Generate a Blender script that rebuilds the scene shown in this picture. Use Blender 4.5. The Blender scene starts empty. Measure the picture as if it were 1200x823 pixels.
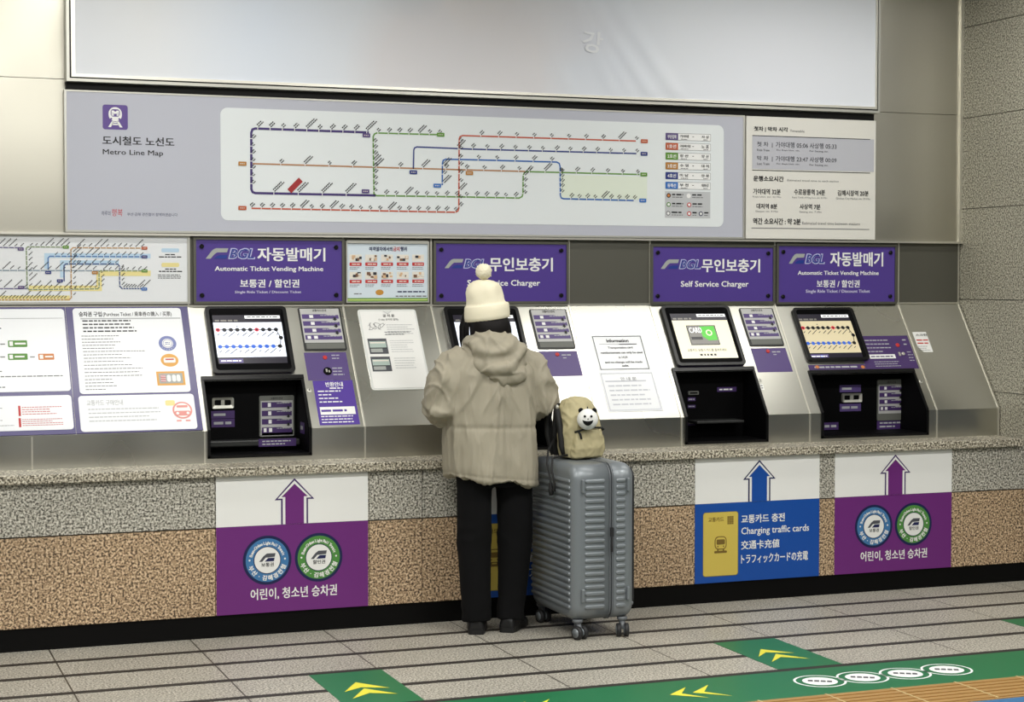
import bpy, bmesh, math, random
from mathutils import Vector, Matrix, noise
random.seed(7)
scene = bpy.context.scene
COL = scene.collection
# ---------------------------------------------------------------- camera, world, exposure
cd = bpy.data.cameras.new('camera'); cam = bpy.data.objects.new('camera', cd); COL.objects.link(cam)
cd.sensor_width = 36.0; cd.lens = 62.226
cam.location = (0, -8.0, 1.6123)
cam.rotation_euler = (math.pi/2 - 0.03683, 0.0, -0.36207)
scene.camera = cam
w = bpy.data.worlds.new('world'); scene.world = w; w.use_nodes = True
w.node_tree.nodes['Background'].inputs[0].default_value = (0.95, 1.0, 0.96, 1)
w.node_tree.nodes['Background'].inputs[1].default_value = 0.11
vs = scene.view_settings
vs.view_transform = 'Standard'; vs.look = 'None'; vs.exposure = 0.06; vs.gamma = 1.0; vs.use_curve_mapping = False
CEIL = 3.5
# ceiling lamps: (x, y, length, power)
LAMPS = [(1.45, -0.62, 1.7, 17), (4.95, -0.62, 1.9, 18)]
for yy in (-2.9, -5.3):
    for xx in (-1.4, 1.2, 3.8, 6.4):
        LAMPS.append((xx, yy, 1.4, (66 if yy > -4 else 42)*(1.0 if xx < 5 else 0.5)))
for yy in (-8.6, -11.6, -14.4):
    for xx in (0.9, 2.6):
        LAMPS.append((xx, yy, 1.4, 27))

# ---------------------------------------------------------------- materials
def lin(c):
    c = c/255.0
    return c/12.92 if c <= 0.04045 else ((c+0.055)/1.055)**2.4
def rgb(r, g, b): return (lin(r), lin(g), lin(b), 1)
MC = {}
def mat(name, col, rough=0.5, metal=0.0, emit=0.0, spec=0.5, coat=0.0):
    if name in MC: return MC[name]
    m = bpy.data.materials.new(name); m.use_nodes = True
    b = m.node_tree.nodes['Principled BSDF']
    b.inputs['Base Color'].default_value = rgb(*col)
    b.inputs['Roughness'].default_value = rough
    b.inputs['Metallic'].default_value = metal
    b.inputs['Specular IOR Level'].default_value = spec
    b.inputs['Coat Weight'].default_value = coat; b.inputs['Coat Roughness'].default_value = 0.22
    if emit:
        b.inputs['Emission Color'].default_value = rgb(*col)
        b.inputs['Emission Strength'].default_value = emit
    m.diffuse_color = rgb(*col)
    MC[name] = m
    return m
def nodes(m):
    nt = m.node_tree
    return nt, nt.nodes['Principled BSDF'], nt.nodes.new, nt.links.new
def coords(m, scale=(1, 1, 1)):
    nt, b, N, Lk = nodes(m)
    tc = N('ShaderNodeNewGeometry'); mp = N('ShaderNodeMapping'); mp.inputs['Scale'].default_value = scale
    Lk(tc.outputs['Position'], mp.inputs['Vector'])
    return mp.outputs[0]
def ramp(m, fac, stops, interp='LINEAR'):
    nt, b, N, Lk = nodes(m)
    r = N('ShaderNodeValToRGB'); r.color_ramp.interpolation = interp
    el = r.color_ramp.elements
    while len(el) < len(stops): el.new(0.5)
    for e, (p, c) in zip(el, stops): e.position = p; e.color = c
    Lk(fac, r.inputs[0]); return r.outputs[0]
def noise_tex(m, vec, scale, detail=2, rough=0.5):
    nt, b, N, Lk = nodes(m)
    n = N('ShaderNodeTexNoise'); n.inputs['Scale'].default_value = scale
    n.inputs['Detail'].default_value = detail; n.inputs['Roughness'].default_value = rough
    Lk(vec, n.inputs['Vector']); return n.outputs[0]
def bump(m, fac, strength, dist=0.002):
    nt, b, N, Lk = nodes(m)
    n = N('ShaderNodeBump'); n.inputs['Strength'].default_value = strength; n.inputs['Distance'].default_value = dist
    Lk(fac, n.inputs['Height']); Lk(n.outputs[0], b.inputs['Normal'])
def granite(name, dark, mid, light, scale=75, rough=0.45):
    m = mat(name, mid, rough)
    nt, b, N, Lk = nodes(m)
    v = coords(m)
    n = noise_tex(m, v, scale, 3, 0.6)
    c = ramp(m, n, [(0.30, rgb(*dark)), (0.435, rgb(*dark)), (0.465, rgb(*mid)), (0.54, rgb(*mid)), (0.575, rgb(*light)), (1, rgb(*light))])
    big = noise_tex(m, v, 1.6, 2)
    c2 = ramp(m, big, [(0.3, (0.90, 0.90, 0.90, 1)), (0.7, (1.06, 1.06, 1.06, 1))])
    mx = N('ShaderNodeMix'); mx.data_type = 'RGBA'; mx.blend_type = 'MULTIPLY'; mx.inputs[0].default_value = 1
    Lk(c, mx.inputs[6]); Lk(c2, mx.inputs[7]); Lk(mx.outputs[2], b.inputs['Base Color'])
    return m
M_GR_UP = granite('granite_grey', (72, 69, 62), (166, 162, 149), (218, 214, 202), 105)
M_GR_LO = granite('granite_pink', (70, 54, 40), (168, 141, 110), (222, 198, 164), 100)
M_GR_PIL = granite('granite_pillar', (90, 86, 75), (158, 154, 138), (200, 196, 178), 110)
M_GR_LEDGE = granite('granite_ledge', (64, 58, 48), (160, 152, 133), (224, 218, 200), 100)
M_FLOOR = granite('granite_floor', (102, 98, 88), (164, 159, 147), (206, 201, 189), 115, 0.42)
def floor_joints(m):
    nt, b, N, Lk = nodes(m)
    src = b.inputs['Base Color'].links[0].from_socket
    g = N('ShaderNodeNewGeometry'); s = N('ShaderNodeSeparateXYZ'); Lk(g.outputs['Position'], s.inputs[0])
    a = N('ShaderNodeMath'); a.operation = 'ADD'; a.inputs[1].default_value = 10.0 - 0.84; Lk(s.outputs[0], a.inputs[0])
    d = N('ShaderNodeMath'); d.operation = 'MODULO'; d.inputs[1].default_value = 0.6255; Lk(a.outputs[0], d.inputs[0])
    # 10.0 is 15.987 tiles; keep the joint on x = 0.84
    e = N('ShaderNodeMath'); e.operation = 'COMPARE'; e.inputs[1].default_value = 10.0 % 0.6255; e.inputs[2].default_value = 0.0035; Lk(d.outputs[0], e.inputs[0])
    mx = N('ShaderNodeMix'); mx.data_type = 'RGBA'; Lk(e.outputs[0], mx.inputs[0]); Lk(src, mx.inputs[6]); mx.inputs[7].default_value = rgb(70, 64, 56)
    Lk(mx.outputs[2], b.inputs['Base Color'])
floor_joints(M_FLOOR)
def steel(name, col, rough, var=0.05):
    m = mat(name, col, rough, 1.0)
    nt, b, N, Lk = nodes(m)
    v = coords(m, (1, 1, 1))
    n = noise_tex(m, v, 2.3, 1, 0.5)
    r = ramp(m, n, [(0.0, (rough-2*var,)*3+(1,)), (1.0, (rough+2*var,)*3+(1,))])
    Lk(r, b.inputs['Roughness'])
    return m
M_STEEL = steel('brushed_steel', (198, 197, 188), 0.30)
M_WALLSTEEL = steel('wall_steel', (200, 197, 184), 0.36, 0.05)
M_TRIM = mat('bright_steel_trim', (225, 222, 210), 0.35, 0.85)
M_HEAD = mat('header_grey', (100, 99, 90), 0.45, 0.6)  # steel greyed in the colour to stand for its dark reflections
M_BLACK = mat('black_plastic', (8, 8, 9), 0.32, spec=0.35)
M_BAY = mat('bay_black', (3, 3, 4), 0.6, spec=0.1)
M_DKGREY = mat('dark_grey_plastic', (38, 39, 38), 0.42)
M_GASKET = mat('dark_gap', (16, 16, 15), 0.7)
M_ALU = mat('aluminium', (196, 195, 186), 0.38, 0.7)
WHITE = mat('print_white', (238, 238, 236), 0.45)
LAM = mat('laminate_white', (232, 234, 236), 0.30, coat=0.25)
PAPER = mat('paper_white', (233, 233, 229), 0.55)
INK = mat('ink_black', (24, 24, 26), 0.5)
INKG = mat('ink_grey', (120, 120, 122), 0.5)
INKL = mat('ink_light_grey', (176, 178, 180), 0.5)
PURPLE = mat('sign_purple', (82, 62, 142), 0.30, coat=0.2)
PURPD = mat('label_purple', (84, 66, 122), 0.42)
PURPV = mat('label_violet', (78, 50, 148), 0.42)
PURPDK = mat('label_dark_purple', (66, 42, 98), 0.5)
MAGENTA = mat('sticker_magenta', (106, 38, 116), 0.42)
BLUE = mat('sticker_blue', (14, 74, 158), 0.42)
NAVY = mat('ink_navy', (22, 30, 78), 0.45)
GREEN = mat('ink_green', (84, 140, 48), 0.45)
RED = mat('ink_red', (190, 44, 44), 0.45)
ORANGE = mat('ink_orange', (206, 128, 66), 0.45)
LOGOG = mat('logo_grey', (164, 168, 164), 0.4)
LOGOB = mat('logo_blue', (34, 56, 140), 0.4)
HALO = mat('logo_halo', (188, 190, 224), 0.4)
# ---------------------------------------------------------------- mesh collector
class Frame:
    def __init__(s, o, u, v):
        s.o = Vector(o); s.u = Vector(u); s.v = Vector(v); s.n = s.u.cross(s.v)
    def P(s, a, b, h=0.0): return s.o + s.u*a + s.v*b + s.n*h
YB, YF, ZT, ZB = 0.59, 0.20, 1.512, 0.935
SLN = math.hypot(YB-YF, ZT-ZB)
SV = (0, (YB-YF)/SLN, (ZT-ZB)/SLN)
def wall(y): return Frame((0, y, 0), (1, 0, 0), (0, 0, 1))
SLANT = Frame((0, YF, ZB), (1, 0, 0), SV)
FLOOR = Frame((0, 0, 0), (1, 0, 0), (0, 1, 0))
LAY = 0.0006
TC = {}
def text_geo(s, bold=0.0, shear=0.0, res=2):
    k = (s, shear, res)
    if k in TC: return TC[k]
    c = bpy.data.curves.new('t', 'FONT'); c.body = s; c.shear = shear; c.resolution_u = res
    o = bpy.data.objects.new('t', c); COL.objects.link(o)
    dg = bpy.context.evaluated_depsgraph_get(); dg.update()
    me = bpy.data.meshes.new_from_object(o.evaluated_get(dg))
    vs_ = [(v.co.x, v.co.y) for v in me.vertices]; fs = [tuple(p.vertices) for p in me.polygons]
    bpy.data.objects.remove(o); bpy.data.curves.remove(c); bpy.data.meshes.remove(me)
    if not vs_: vs_ = [(0, 0), (1, 1)]
    x0 = min(v[0] for v in vs_); x1 = max(v[0] for v in vs_); y0 = min(v[1] for v in vs_); y1 = max(v[1] for v in vs_)
    TC[k] = (vs_, fs, (x0, y0, max(x1, x0+1e-4), max(y1, y0+1e-4))); return TC[k]
class G:
    def __init__(s, m=None):
        s.v = []; s.f = []; s.mi = []; s.mats = []; s.cur = 0; s.sm = []; s.smooth = False
        if m: s.m(m)
    def m(s, m):
        if m not in s.mats: s.mats.append(m)
        s.cur = s.mats.index(m); return s
    def add(s, vs_, fs):
        b = len(s.v); s.v.extend(Vector(x) for x in vs_)
        for f in fs:
            s.f.append(tuple(b+i for i in f)); s.mi.append(s.cur); s.sm.append(s.smooth)
    def box(s, a, b):
        x0, y0, z0 = [min(p, q) for p, q in zip(a, b)]; x1, y1, z1 = [max(p, q) for p, q in zip(a, b)]
        s.add([(x0,y0,z0),(x1,y0,z0),(x1,y1,z0),(x0,y1,z0),(x0,y0,z1),(x1,y0,z1),(x1,y1,z1),(x0,y1,z1)],
              [(0,3,2,1),(4,5,6,7),(0,1,5,4),(1,2,6,5),(2,3,7,6),(3,0,4,7)]); return s
    def prismx(s, prof, x0, x1):   # prof: list of (y,z) counter-clockwise seen from -X... closed solid
        n = len(prof)
        s.add([(x0, y, z) for y, z in prof] + [(x1, y, z) for y, z in prof],
              [tuple(range(n)), tuple(reversed(range(n, 2*n)))] + [(i, i+n, (i+1) % n+n, (i+1) % n) for i in range(n)]); return s
    def slab(s, fr, pts, h0, h1):
        n = len(pts)
        s.add([fr.P(a, b, h0) for a, b in pts] + [fr.P(a, b, h1) for a, b in pts],
              [tuple(reversed(range(n))), tuple(range(n, 2*n))] + [(i, (i+1) % n, (i+1) % n+n, i+n) for i in range(n)]); return s
    def flat(s, fr, pts, h): s.add([fr.P(a, b, h) for a, b in pts], [tuple(range(len(pts)))]); return s
    def rslab(s, fr, a, b, r, h0, h1): return s.slab(fr, rr(a, b, r), h0, h1)
    def ringslab(s, fr, o, i, h0, h1, hi=None):   # o, i: outlines with the same count
        n = len(o); hi = h1 if hi is None else hi
        s.add([fr.P(a, b, h0) for a, b in o] + [fr.P(a, b, h1) for a, b in o] + [fr.P(a, b, hi) for a, b in i] + [fr.P(a, b, h0) for a, b in i],
              [(k, (k+1) % n, (k+1) % n+n, k+n) for k in range(n)] + [(k+n, (k+1) % n+n, (k+1) % n+2*n, k+2*n) for k in range(n)]
              + [(k+2*n, (k+1) % n+2*n, (k+1) % n+3*n, k+3*n) for k in range(n)]); return s
    def loft(s, rings, cap=True):
        n = len(rings[0]); b = []
        for r in rings: b += r
        fs = []
        for k in range(len(rings)-1):
            for i in range(n): fs.append((k*n+i, k*n+(i+1) % n, (k+1)*n+(i+1) % n, (k+1)*n+i))
        if cap: fs += [tuple(reversed(range(n))), tuple(range((len(rings)-1)*n, len(rings)*n))]
        s.add(b, fs); return s
    def tube(s, pts, rad, n=10, cap=True):
        pts = [Vector(p) for p in pts]
        if not hasattr(rad, '__len__'): rad = [rad]*len(pts)
        rings = []; up = None
        for i, p in enumerate(pts):
            t = (pts[min(i+1, len(pts)-1)]-pts[max(i-1, 0)]).normalized()
            if up is None: up = t.orthogonal().normalized()
            up = (up - t*up.dot(t)).normalized(); sd = t.cross(up)
            rings.append([p + (up*math.cos(a)+sd*math.sin(a))*rad[i] for a in [2*math.pi*k/n for k in range(n)]])
        return s.loft(rings, cap)
    def ell(s, c, r, nu=20, nv=12, rot=None):
        c = Vector(c); rings = []
        for j in range(nv+1):
            th = math.pi*(0.01+0.98*j/nv)
            ring = []
            for i in range(nu):
                a = -2*math.pi*i/nu
                p = Vector((r[0]*math.sin(th)*math.cos(a), r[1]*math.sin(th)*math.sin(a), r[2]*math.cos(th)))
                if rot: p = rot @ p
                ring.append(c+p)
            rings.append(ring)
        return s.loft(rings)
def rr(a, b, r, k=5):
    x0, x1 = sorted((a[0], b[0])); y0, y1 = sorted((a[1], b[1])); o = []
    r = min(r, (x1-x0)/2.001, (y1-y0)/2.001)
    for cx, cy, s in ((x1-r, y0+r, -90), (x1-r, y1-r, 0), (x0+r, y1-r, 90), (x0+r, y0+r, 180)):
        for i in range(k+1):
            t = math.radians(s+90*i/k); o.append((cx+r*math.cos(t), cy+r*math.sin(t)))
    return o
def rect(a, b):
    x0, x1 = sorted((a[0], b[0])); y0, y1 = sorted((a[1], b[1])); return [(x0, y0), (x1, y0), (x1, y1), (x0, y1)]
# ---------------------------------------------------------------- objects
LOC = {}
def finish(name, me_or_g, parent=None, loc=(0, 0, 0)):
    g = me_or_g; base = Vector(loc) if parent is None else LOC[parent.name]
    me = bpy.data.meshes.new(name)
    me.from_pydata([v-base for v in g.v], [], g.f)
    for m in g.mats: me.materials.append(m)
    me.polygons.foreach_set('material_index', g.mi); me.polygons.foreach_set('use_smooth', g.sm); me.update()
    o = bpy.data.objects.new(name, me); COL.objects.link(o)
    if parent is None: o.location = base
    else: o.parent = parent
    LOC[o.name] = base
    return o
def tag(o, label=None, cat=None, group=None, kind=None):
    if label: o['label'] = label
    if cat: o['category'] = cat
    if group: o['group'] = group
    if kind: o['kind'] = kind
    return o
def thing(name, loc, label, cat, group=None):
    o = bpy.data.objects.new(name, None); o.empty_display_size = 0.1; COL.objects.link(o); o.location = loc
    LOC[o.name] = Vector(loc)
    return tag(o, label, cat, group)
def struct(name, g): return tag(finish(name, g), kind='structure')
def bevel(o, wd, seg=2, ang=0.6):
    md = o.modifiers.new('bevel', 'BEVEL'); md.width = wd; md.segments = seg; md.limit_method = 'ANGLE'; md.angle_limit = ang; return bake(o)
def bake(o):
    dg = bpy.context.evaluated_depsgraph_get(); dg.update()
    me = bpy.data.meshes.new_from_object(o.evaluated_get(dg)); o.modifiers.clear(); old = o.data; o.data = me
    me.name = o.name; bpy.data.meshes.remove(old); return o
def smooth(o):
    o.data.polygons.foreach_set('use_smooth', [True]*len(o.data.polygons)); return o
# ---------------------------------------------------------------- prints on a plane
class Pr:
    """flat printing on a plane: rectangles, lines, discs and lettering"""
    def __init__(s, fr, base=0.0): s.fr = fr; s.g = G(); s.h = base
    def H(s, l): return s.h + LAY*l
    def rect(s, m, a, b, l=1): s.g.m(m).flat(s.fr, rect(a, b), s.H(l)); return s
    def rrect(s, m, a, b, r, l=1): s.g.m(m).flat(s.fr, rr(a, b, r), s.H(l)); return s
    def poly(s, m, pts, l=1): s.g.m(m).flat(s.fr, pts, s.H(l)); return s
    def disc(s, m, c, r, l=1, ry=None, n=40):
        s.g.m(m).flat(s.fr, [(c[0]+r*math.cos(2*math.pi*i/n), c[1]+(ry or r)*math.sin(2*math.pi*i/n)) for i in range(n)], s.H(l)); return s
    def ring(s, m, c, r0, r1, l=1, n=40):
        s.g.m(m); a = [2*math.pi*i/n for i in range(n)]
        s.g.add([s.fr.P(c[0]+r*math.cos(t), c[1]+r*math.sin(t), s.H(l)) for r in (r1, r0) for t in a],
                [(i, (i+1) % n, (i+1) % n+n, i+n) for i in range(n)]); return s
    def line(s, m, pts, wd, l=1):
        pts = [Vector(p) for p in pts]; n = len(pts); L_, R_ = [], []
        for i, p in enumerate(pts):
            d0 = (p-pts[i-1]).normalized() if i else (pts[1]-p).normalized()
            d1 = (pts[i+1]-p).normalized() if i < n-1 else d0
            t = (d0+d1).normalized(); nn = Vector((-t.y, t.x)); k = wd/2/max(0.5, nn.dot(Vector((-d0.y, d0.x))))
            L_.append(p+nn*k); R_.append(p-nn*k)
        s.g.m(m).add([s.fr.P(q.x, q.y, s.H(l)) for q in L_+R_], [(i+n, i+1+n, i+1, i) for i in range(n-1)]); return s
    def text(s, m, t, a, b, bold=0.0, l=2, shear=0.0, rot=0.0):
        vs_, fs, (x0, y0, x1, y1) = text_geo(t, bold, shear)
        X0, X1 = sorted((a[0], b[0])); Y0, Y1 = sorted((a[1], b[1])); cx, cy = (X0+X1)/2, (Y0+Y1)/2
        c, sn = math.cos(rot), math.sin(rot); kx = (X1-X0)/(x1-x0); ky = (Y1-Y0)/(y1-y0)
        for j, (ex, ey) in enumerate(((0, 0),) if not bold else ((-1, -0.6), (1, -0.6), (1, 0.6), (-1, 0.6))):
            o = []
            for x, y in vs_:
                X = X0+(x-x0)*kx-cx+ex*bold*kx; Y = Y0+(y-y0)*ky-cy+ey*bold*ky
                o.append(s.fr.P(cx+X*c-Y*sn, cy+X*sn+Y*c, s.H(l)+j*2e-5))
            s.g.m(m).add(o, fs)
        return s
    def arc(s, m, t, c, r, a0, a1, hgt, bold=0.0, l=3, inward=False, wfac=1.0):
        n = len(t)
        for i, ch in enumerate(t):
            if ch == ' ': continue
            a = a0+(a1-a0)*(i/(n-1) if n > 1 else 0.5)
            vs_, fs, (x0, y0, x1, y1) = text_geo(ch, bold)
            k = hgt*wfac
            rot = a-math.pi/2 if not inward else a+math.pi/2
            ca, sa = math.cos(rot), math.sin(rot); px, py = c[0]+r*math.cos(a), c[1]+r*math.sin(a)
            for j, (ex, ey) in enumerate(((0, 0),) if not bold else ((-1, -0.6), (1, -0.6), (1, 0.6), (-1, 0.6))):
                o = []
                for x, y in vs_:
                    X = (x-(x0+x1)/2+ex*bold)*k; Y = (y-0.36+ey*bold)*k
                    o.append(s.fr.P(px+X*ca-Y*sa, py+X*sa+Y*ca, s.H(l)+j*2e-5))
                s.g.m(m).add(o, fs)
        return s
    def words(s, m, a, b, rows, l=2, fill=0.45, seed=0, ragged=0.35, wl=(2, 5)):
        """rows of small print too fine to read in the photograph: word-length dashes"""
        rnd = random.Random(seed); X0, X1 = sorted((a[0], b[0])); Y0, Y1 = sorted((a[1], b[1])); rh = (Y1-Y0)/rows
        for k in range(rows):
            yc = Y1-rh*(k+0.5); hh = rh*fill/2; x = X0; end = X1-(X1-X0)*ragged*rnd.random()
            while x < end:
                ww = min(rh*fill*rnd.uniform(*wl), end-x)
                if ww > hh: s.rect(m, (x, yc-hh), (x+ww, yc+hh), l)
                x += ww+rh*fill*0.7
        return s
    def done(s, name, parent, label=None):
        o = finish(name, s.g, parent)
        if label: o['label'] = label
        return o
def bgl(p, a, b, c, halo=True):
    """grey and blue swoosh between a and b, then the slanted letters BGL up to c (a top left, b bottom right of the swoosh)"""
    x0, x1 = a[0], b[0]; y1, y0 = a[1], b[1]; W, Hh = x1-x0, y1-y0
    def q(pts): return [(x0+u*W, y0+v*Hh) for u, v in pts]
    p.poly(LOGOG, q([(0, 0), (0.22, 0), (0.40, 0.42), (0.52, 0.60), (0.97, 0.62), (1.03, 1.0), (0.48, 1.0), (0.36, 0.9), (0.27, 0.72)]), 2)
    p.poly(LOGOB, q([(0.36, 0.0), (0.94, 0.0), (1.0, 0.36), (0.66, 0.36), (0.52, 0.27)]), 2)
    if c:
        e = 0.06*Hh
        if halo: p.text(HALO, 'BGL', (x1+0.06*W, y1), (c[0], y0), 0.045, 1, 0.25)
        p.text(LOGOB, 'BGL', (x1+0.06*W+e, y1-e), (c[0]-e, y0+e), 0.008, 2, 0.25)
# ================================================================ the setting
FLOORX0, FLOORX1, ROOMY = -4.0, 12.0, -16.0
struct('floor', G(M_FLOOR).box((FLOORX0, ROOMY, -0.05), (FLOORX1, 0.05, 0.0)))
M_CEIL = mat('ceiling_white', (205, 203, 196), 0.8)
struct('ceiling', G(M_CEIL).box((FLOORX0, ROOMY, CEIL), (FLOORX1, 0.75, CEIL+0.05)))
M_FAR = mat('far_wall_tan', (84, 81, 70), 0.7)
struct('wall_far', G(M_FAR).box((FLOORX0, ROOMY-0.1, 0), (FLOORX1, ROOMY, CEIL)))
# dark inset strips across the paving, parallel to the machines
M_INSET = mat('floor_inset_dark', (38, 33, 29), 0.6)
for k, yy in enumerate((-0.265, -0.555, -0.88, -1.20, -1.515)):
    struct('trim_%d' % (k+1), G(M_INSET).box((FLOORX0, yy-0.021, -0.002), (5.93 if k == 0 else FLOORX1, yy+0.021, 0.0012)))
M_DKFLOOR = granite('added_dark_floor', (40, 37, 33), (66, 62, 56), (92, 88, 80), 100)
struct('trim_9', G(M_DKFLOOR).box((FLOORX0, ROOMY, -0.002), (FLOORX1, -2.80, 0.0012)))  # unseen dark floor added to dim what the upright steel bands reflect
# kick plate
M_KICK = mat('kick_black', (4, 4, 4), 0.5, spec=0.15)
struct('baseboard_front', G(M_KICK).box((FLOORX0, 0.012, 0.0), (FLOORX1, 0.10, 0.104)))
# lower granite wall, two courses with open joints
g = G(M_GASKET).box((FLOORX0, 0.03, 0.10), (FLOORX1, 0.10, 0.745))
xs = [FLOORX0, -2.32, -1.34, -0.36, 0.62, 1.582, 2.310, 2.572, 3.53, 4.018, 4.737, 4.830, 5.548, 6.003, 7.2, 8.4, FLOORX1]
for a, b in zip(xs[:-1], xs[1:]):
    g.m(M_GR_LO).box((a+0.0015, 0, 0.104), (b-0.0015, 0.06, 0.503))
    g.m(M_GR_UP).box((a+0.0015, 0, 0.509), (b-0.0015, 0.06, 0.742))
struct('wall_front', g)
g = G(M_GR_LEDGE).box((FLOORX0, -0.03, 0.742), (5.985, 0.70, 0.784))
bevel(struct('trim_6', g), 0.004, 2)
# steel back wall above the machines, in sheets with a fine joint
g = G(M_WALLSTEEL)
xs = [FLOORX0, -1.6, 1.04, 2.3, 3.5, 5.42, 5.993]
for a, b in zip(xs[:-1], xs[1:]):
    g.box((a+0.001, YB, 1.853), (b-0.001, 0.66, 2.585)); g.box((a+0.001, YB, 2.588), (b-0.001, 0.66, CEIL))
g.m(M_GASKET).box((FLOORX0, 0.62, 1.853), (5.993, 0.70, CEIL))
struct('wall_back', g)
# granite return and pillar on the right
g = G(M_GASKET).box((6.02, 0.02, 0.104), (FLOORX1, 0.75, CEIL))
zs = [0.745, 1.022, 1.535, 2.05, 2.566, 3.08, CEIL]
for a, b in zip(zs[:-1], zs[1:]):
    g.m(M_GR_PIL).box((6.0, 0.0, a+0.002), (6.05, 0.72, b-0.002))
    for c, d in ((6.05, 7.2), (7.2, 8.4), (8.4, FLOORX1)):
        g.box((c+0.002, 0.0, a+0.002), (d-0.002, 0.05, b-0.002))
struct('wall_right', g)
g = G(M_TRIM).box((5.984, 0.575, 1.86), (6.0, 0.59, CEIL))
struct('trim_7', g)
g = G(M_TRIM).box((FLOORX0, 0.553, 1.853), (5.993, 0.592, 1.864))
struct('trim_8', g)
# ---------------------------------------------------------------- ceiling lamps (they light the hall)
M_DIFF = mat('lamp_diffuser', (255, 250, 240), 0.4, emit=4.0)
for i, (lx, ly, ll, pw) in enumerate(LAMPS):
    t = thing('ceiling_light', (lx, ly, CEIL), 'long white fluorescent fitting on the ceiling above the hall', 'lamp', 'ceiling lights over the hall')
    g = G(M_ALU).box((lx-ll/2, ly-0.14, CEIL-0.07), (lx+ll/2, ly+0.14, CEIL)); finish('housing', g, t)
    g = G(M_DIFF).box((lx-ll/2+0.02, ly-0.12, CEIL-0.078), (lx+ll/2-0.02, ly+0.12, CEIL-0.07)); finish('diffuser', g, t)
    ld = bpy.data.lights.new('lamp', 'AREA'); ld.shape = 'RECTANGLE'; ld.size = ll-0.04; ld.size_y = 0.24; ld.energy = pw; ld.color = (1.0, 0.99, 0.955)
    lo = bpy.data.objects.new('lamp', ld); COL.objects.link(lo); lo.parent = t; lo.location = (0, 0, -0.09)

# ================================================================ machine cabinets
def ys(s_): return YF+(YB-YF)*s_/SLN
def zs_(s_): return ZB+(ZT-ZB)*s_/SLN
YBAY = 0.45
def cabinet(name, label, cat, x0, x1, bay=None, group=None, header=True):
    t = thing(name, ((x0+x1)/2, 0.2, 0.784), label, cat, group)
    g = G(M_HEAD).box((x0, YB, ZT), (x1-0.006, 0.70, 1.853)); finish('header_panel', g, t)
    full = [(YB, ZT), (YF, ZB), (YF, 0.784), (0.70, 0.784), (0.70, ZT)]
    g = G(M_STEEL)
    if bay:
        bx0, bx1, st, zb = bay
        mid = [(YB, ZT), (ys(st), zs_(st)), (YBAY+0.003, zs_(st)), (YBAY+0.003, zb), (YF, zb), (YF, 0.784), (0.70, 0.784), (0.70, ZT)]
        g.prismx(full, x0, bx0); g.prismx(mid, bx0, bx1); g.prismx(full, bx1, x1-0.006)
    else: g.prismx(full, x0, x1-0.006)
    finish('front_panel', g, t)
    g = G(M_TRIM)
    e = 0.004; n = (-(ZT-ZB)/SLN*e, (YB-YF)/SLN*e)
    xa, xb = x1-0.0085, x1-0.0005
    pr = [(YB-e, ZT), (YF-e, ZB), (YF-e, 0.784), (YF+0.02, 0.784), (YF+0.02, ZB), (YB+0.015, ZT)]
    g.prismx(pr, xa, xb); g.box((xa, YB-e, ZT), (xb, YB+0.01, 1.852))
    g.box((x0, YB-0.006, ZT-0.002), (x1, YB+0.001, ZT+0.006))
    finish('edge_trim', g, t)
    if bay:
        g = G(M_BAY); k = 0.003
        g.box((bx0, YBAY, zb), (bx1, YBAY+k, zs_(st)))
        g.box((bx0, ys(st)+0.002, zs_(st)-k), (bx1, YBAY, zs_(st)-0.0002)); g.box((bx0, YF+0.001, zb), (bx1, YBAY, zb+k))
        side = [(YBAY, zs_(st)), (ys(st), zs_(st)), (YF, ZB), (YF, zb), (YBAY, zb)]
        g.prismx(side, bx0+0.0002, bx0+k); g.prismx(side, bx1-k, bx1-0.0002)
        finish('coin_bay', g, t)
        # raised black surround of the opening, on slope and on the upright band
        g = G(M_BLACK); r = 0.012
        g.slab(SLANT, rect((bx0-r, st+0.001), (bx1+r, st+0.022)), 0.0, 0.010)
        for a, b in ((bx0-r, bx0+0.001), (bx1-0.001, bx1+r)):
            g.slab(SLANT, rect((a, -0.001), (b, st+0.002)), 0.0, 0.008)
            g.slab(wall(YF), rect((a, zb-0.010), (b, ZB)), 0.0, 0.008)
        g.slab(wall(YF), rect((bx0-r, zb-0.012), (bx1+r, zb+0.001)), 0.0, 0.008)
        finish('bay_frame', g, t)
    return t
def EM(name, col, e): return mat(name, col, 0.3, emit=e)
S_BLACK = EM('screen_dark', (30, 26, 40), 0.25)
S_WHITE = EM('screen_white', (222, 228, 240), 0.62)
S_CREAM = EM('screen_cream', (224, 220, 192), 0.50)
S_CREAM2 = EM('screen_tan', (204, 192, 158), 0.38)
S_PILL = EM('screen_pill', (240, 240, 240), 0.8)
S_BLUE = EM('screen_blue', (44, 92, 190), 0.5)
S_RED = EM('screen_red', (200, 40, 60), 0.5)
S_INK = mat('screen_ink', (12, 12, 20), 0.3)
S_GREEN = EM('screen_green', (66, 176, 40), 0.6)
S_GREY = EM('screen_grey', (120, 118, 112), 0.35)
S_VIOL = EM('screen_violet', (86, 76, 124), 0.35)
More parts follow.
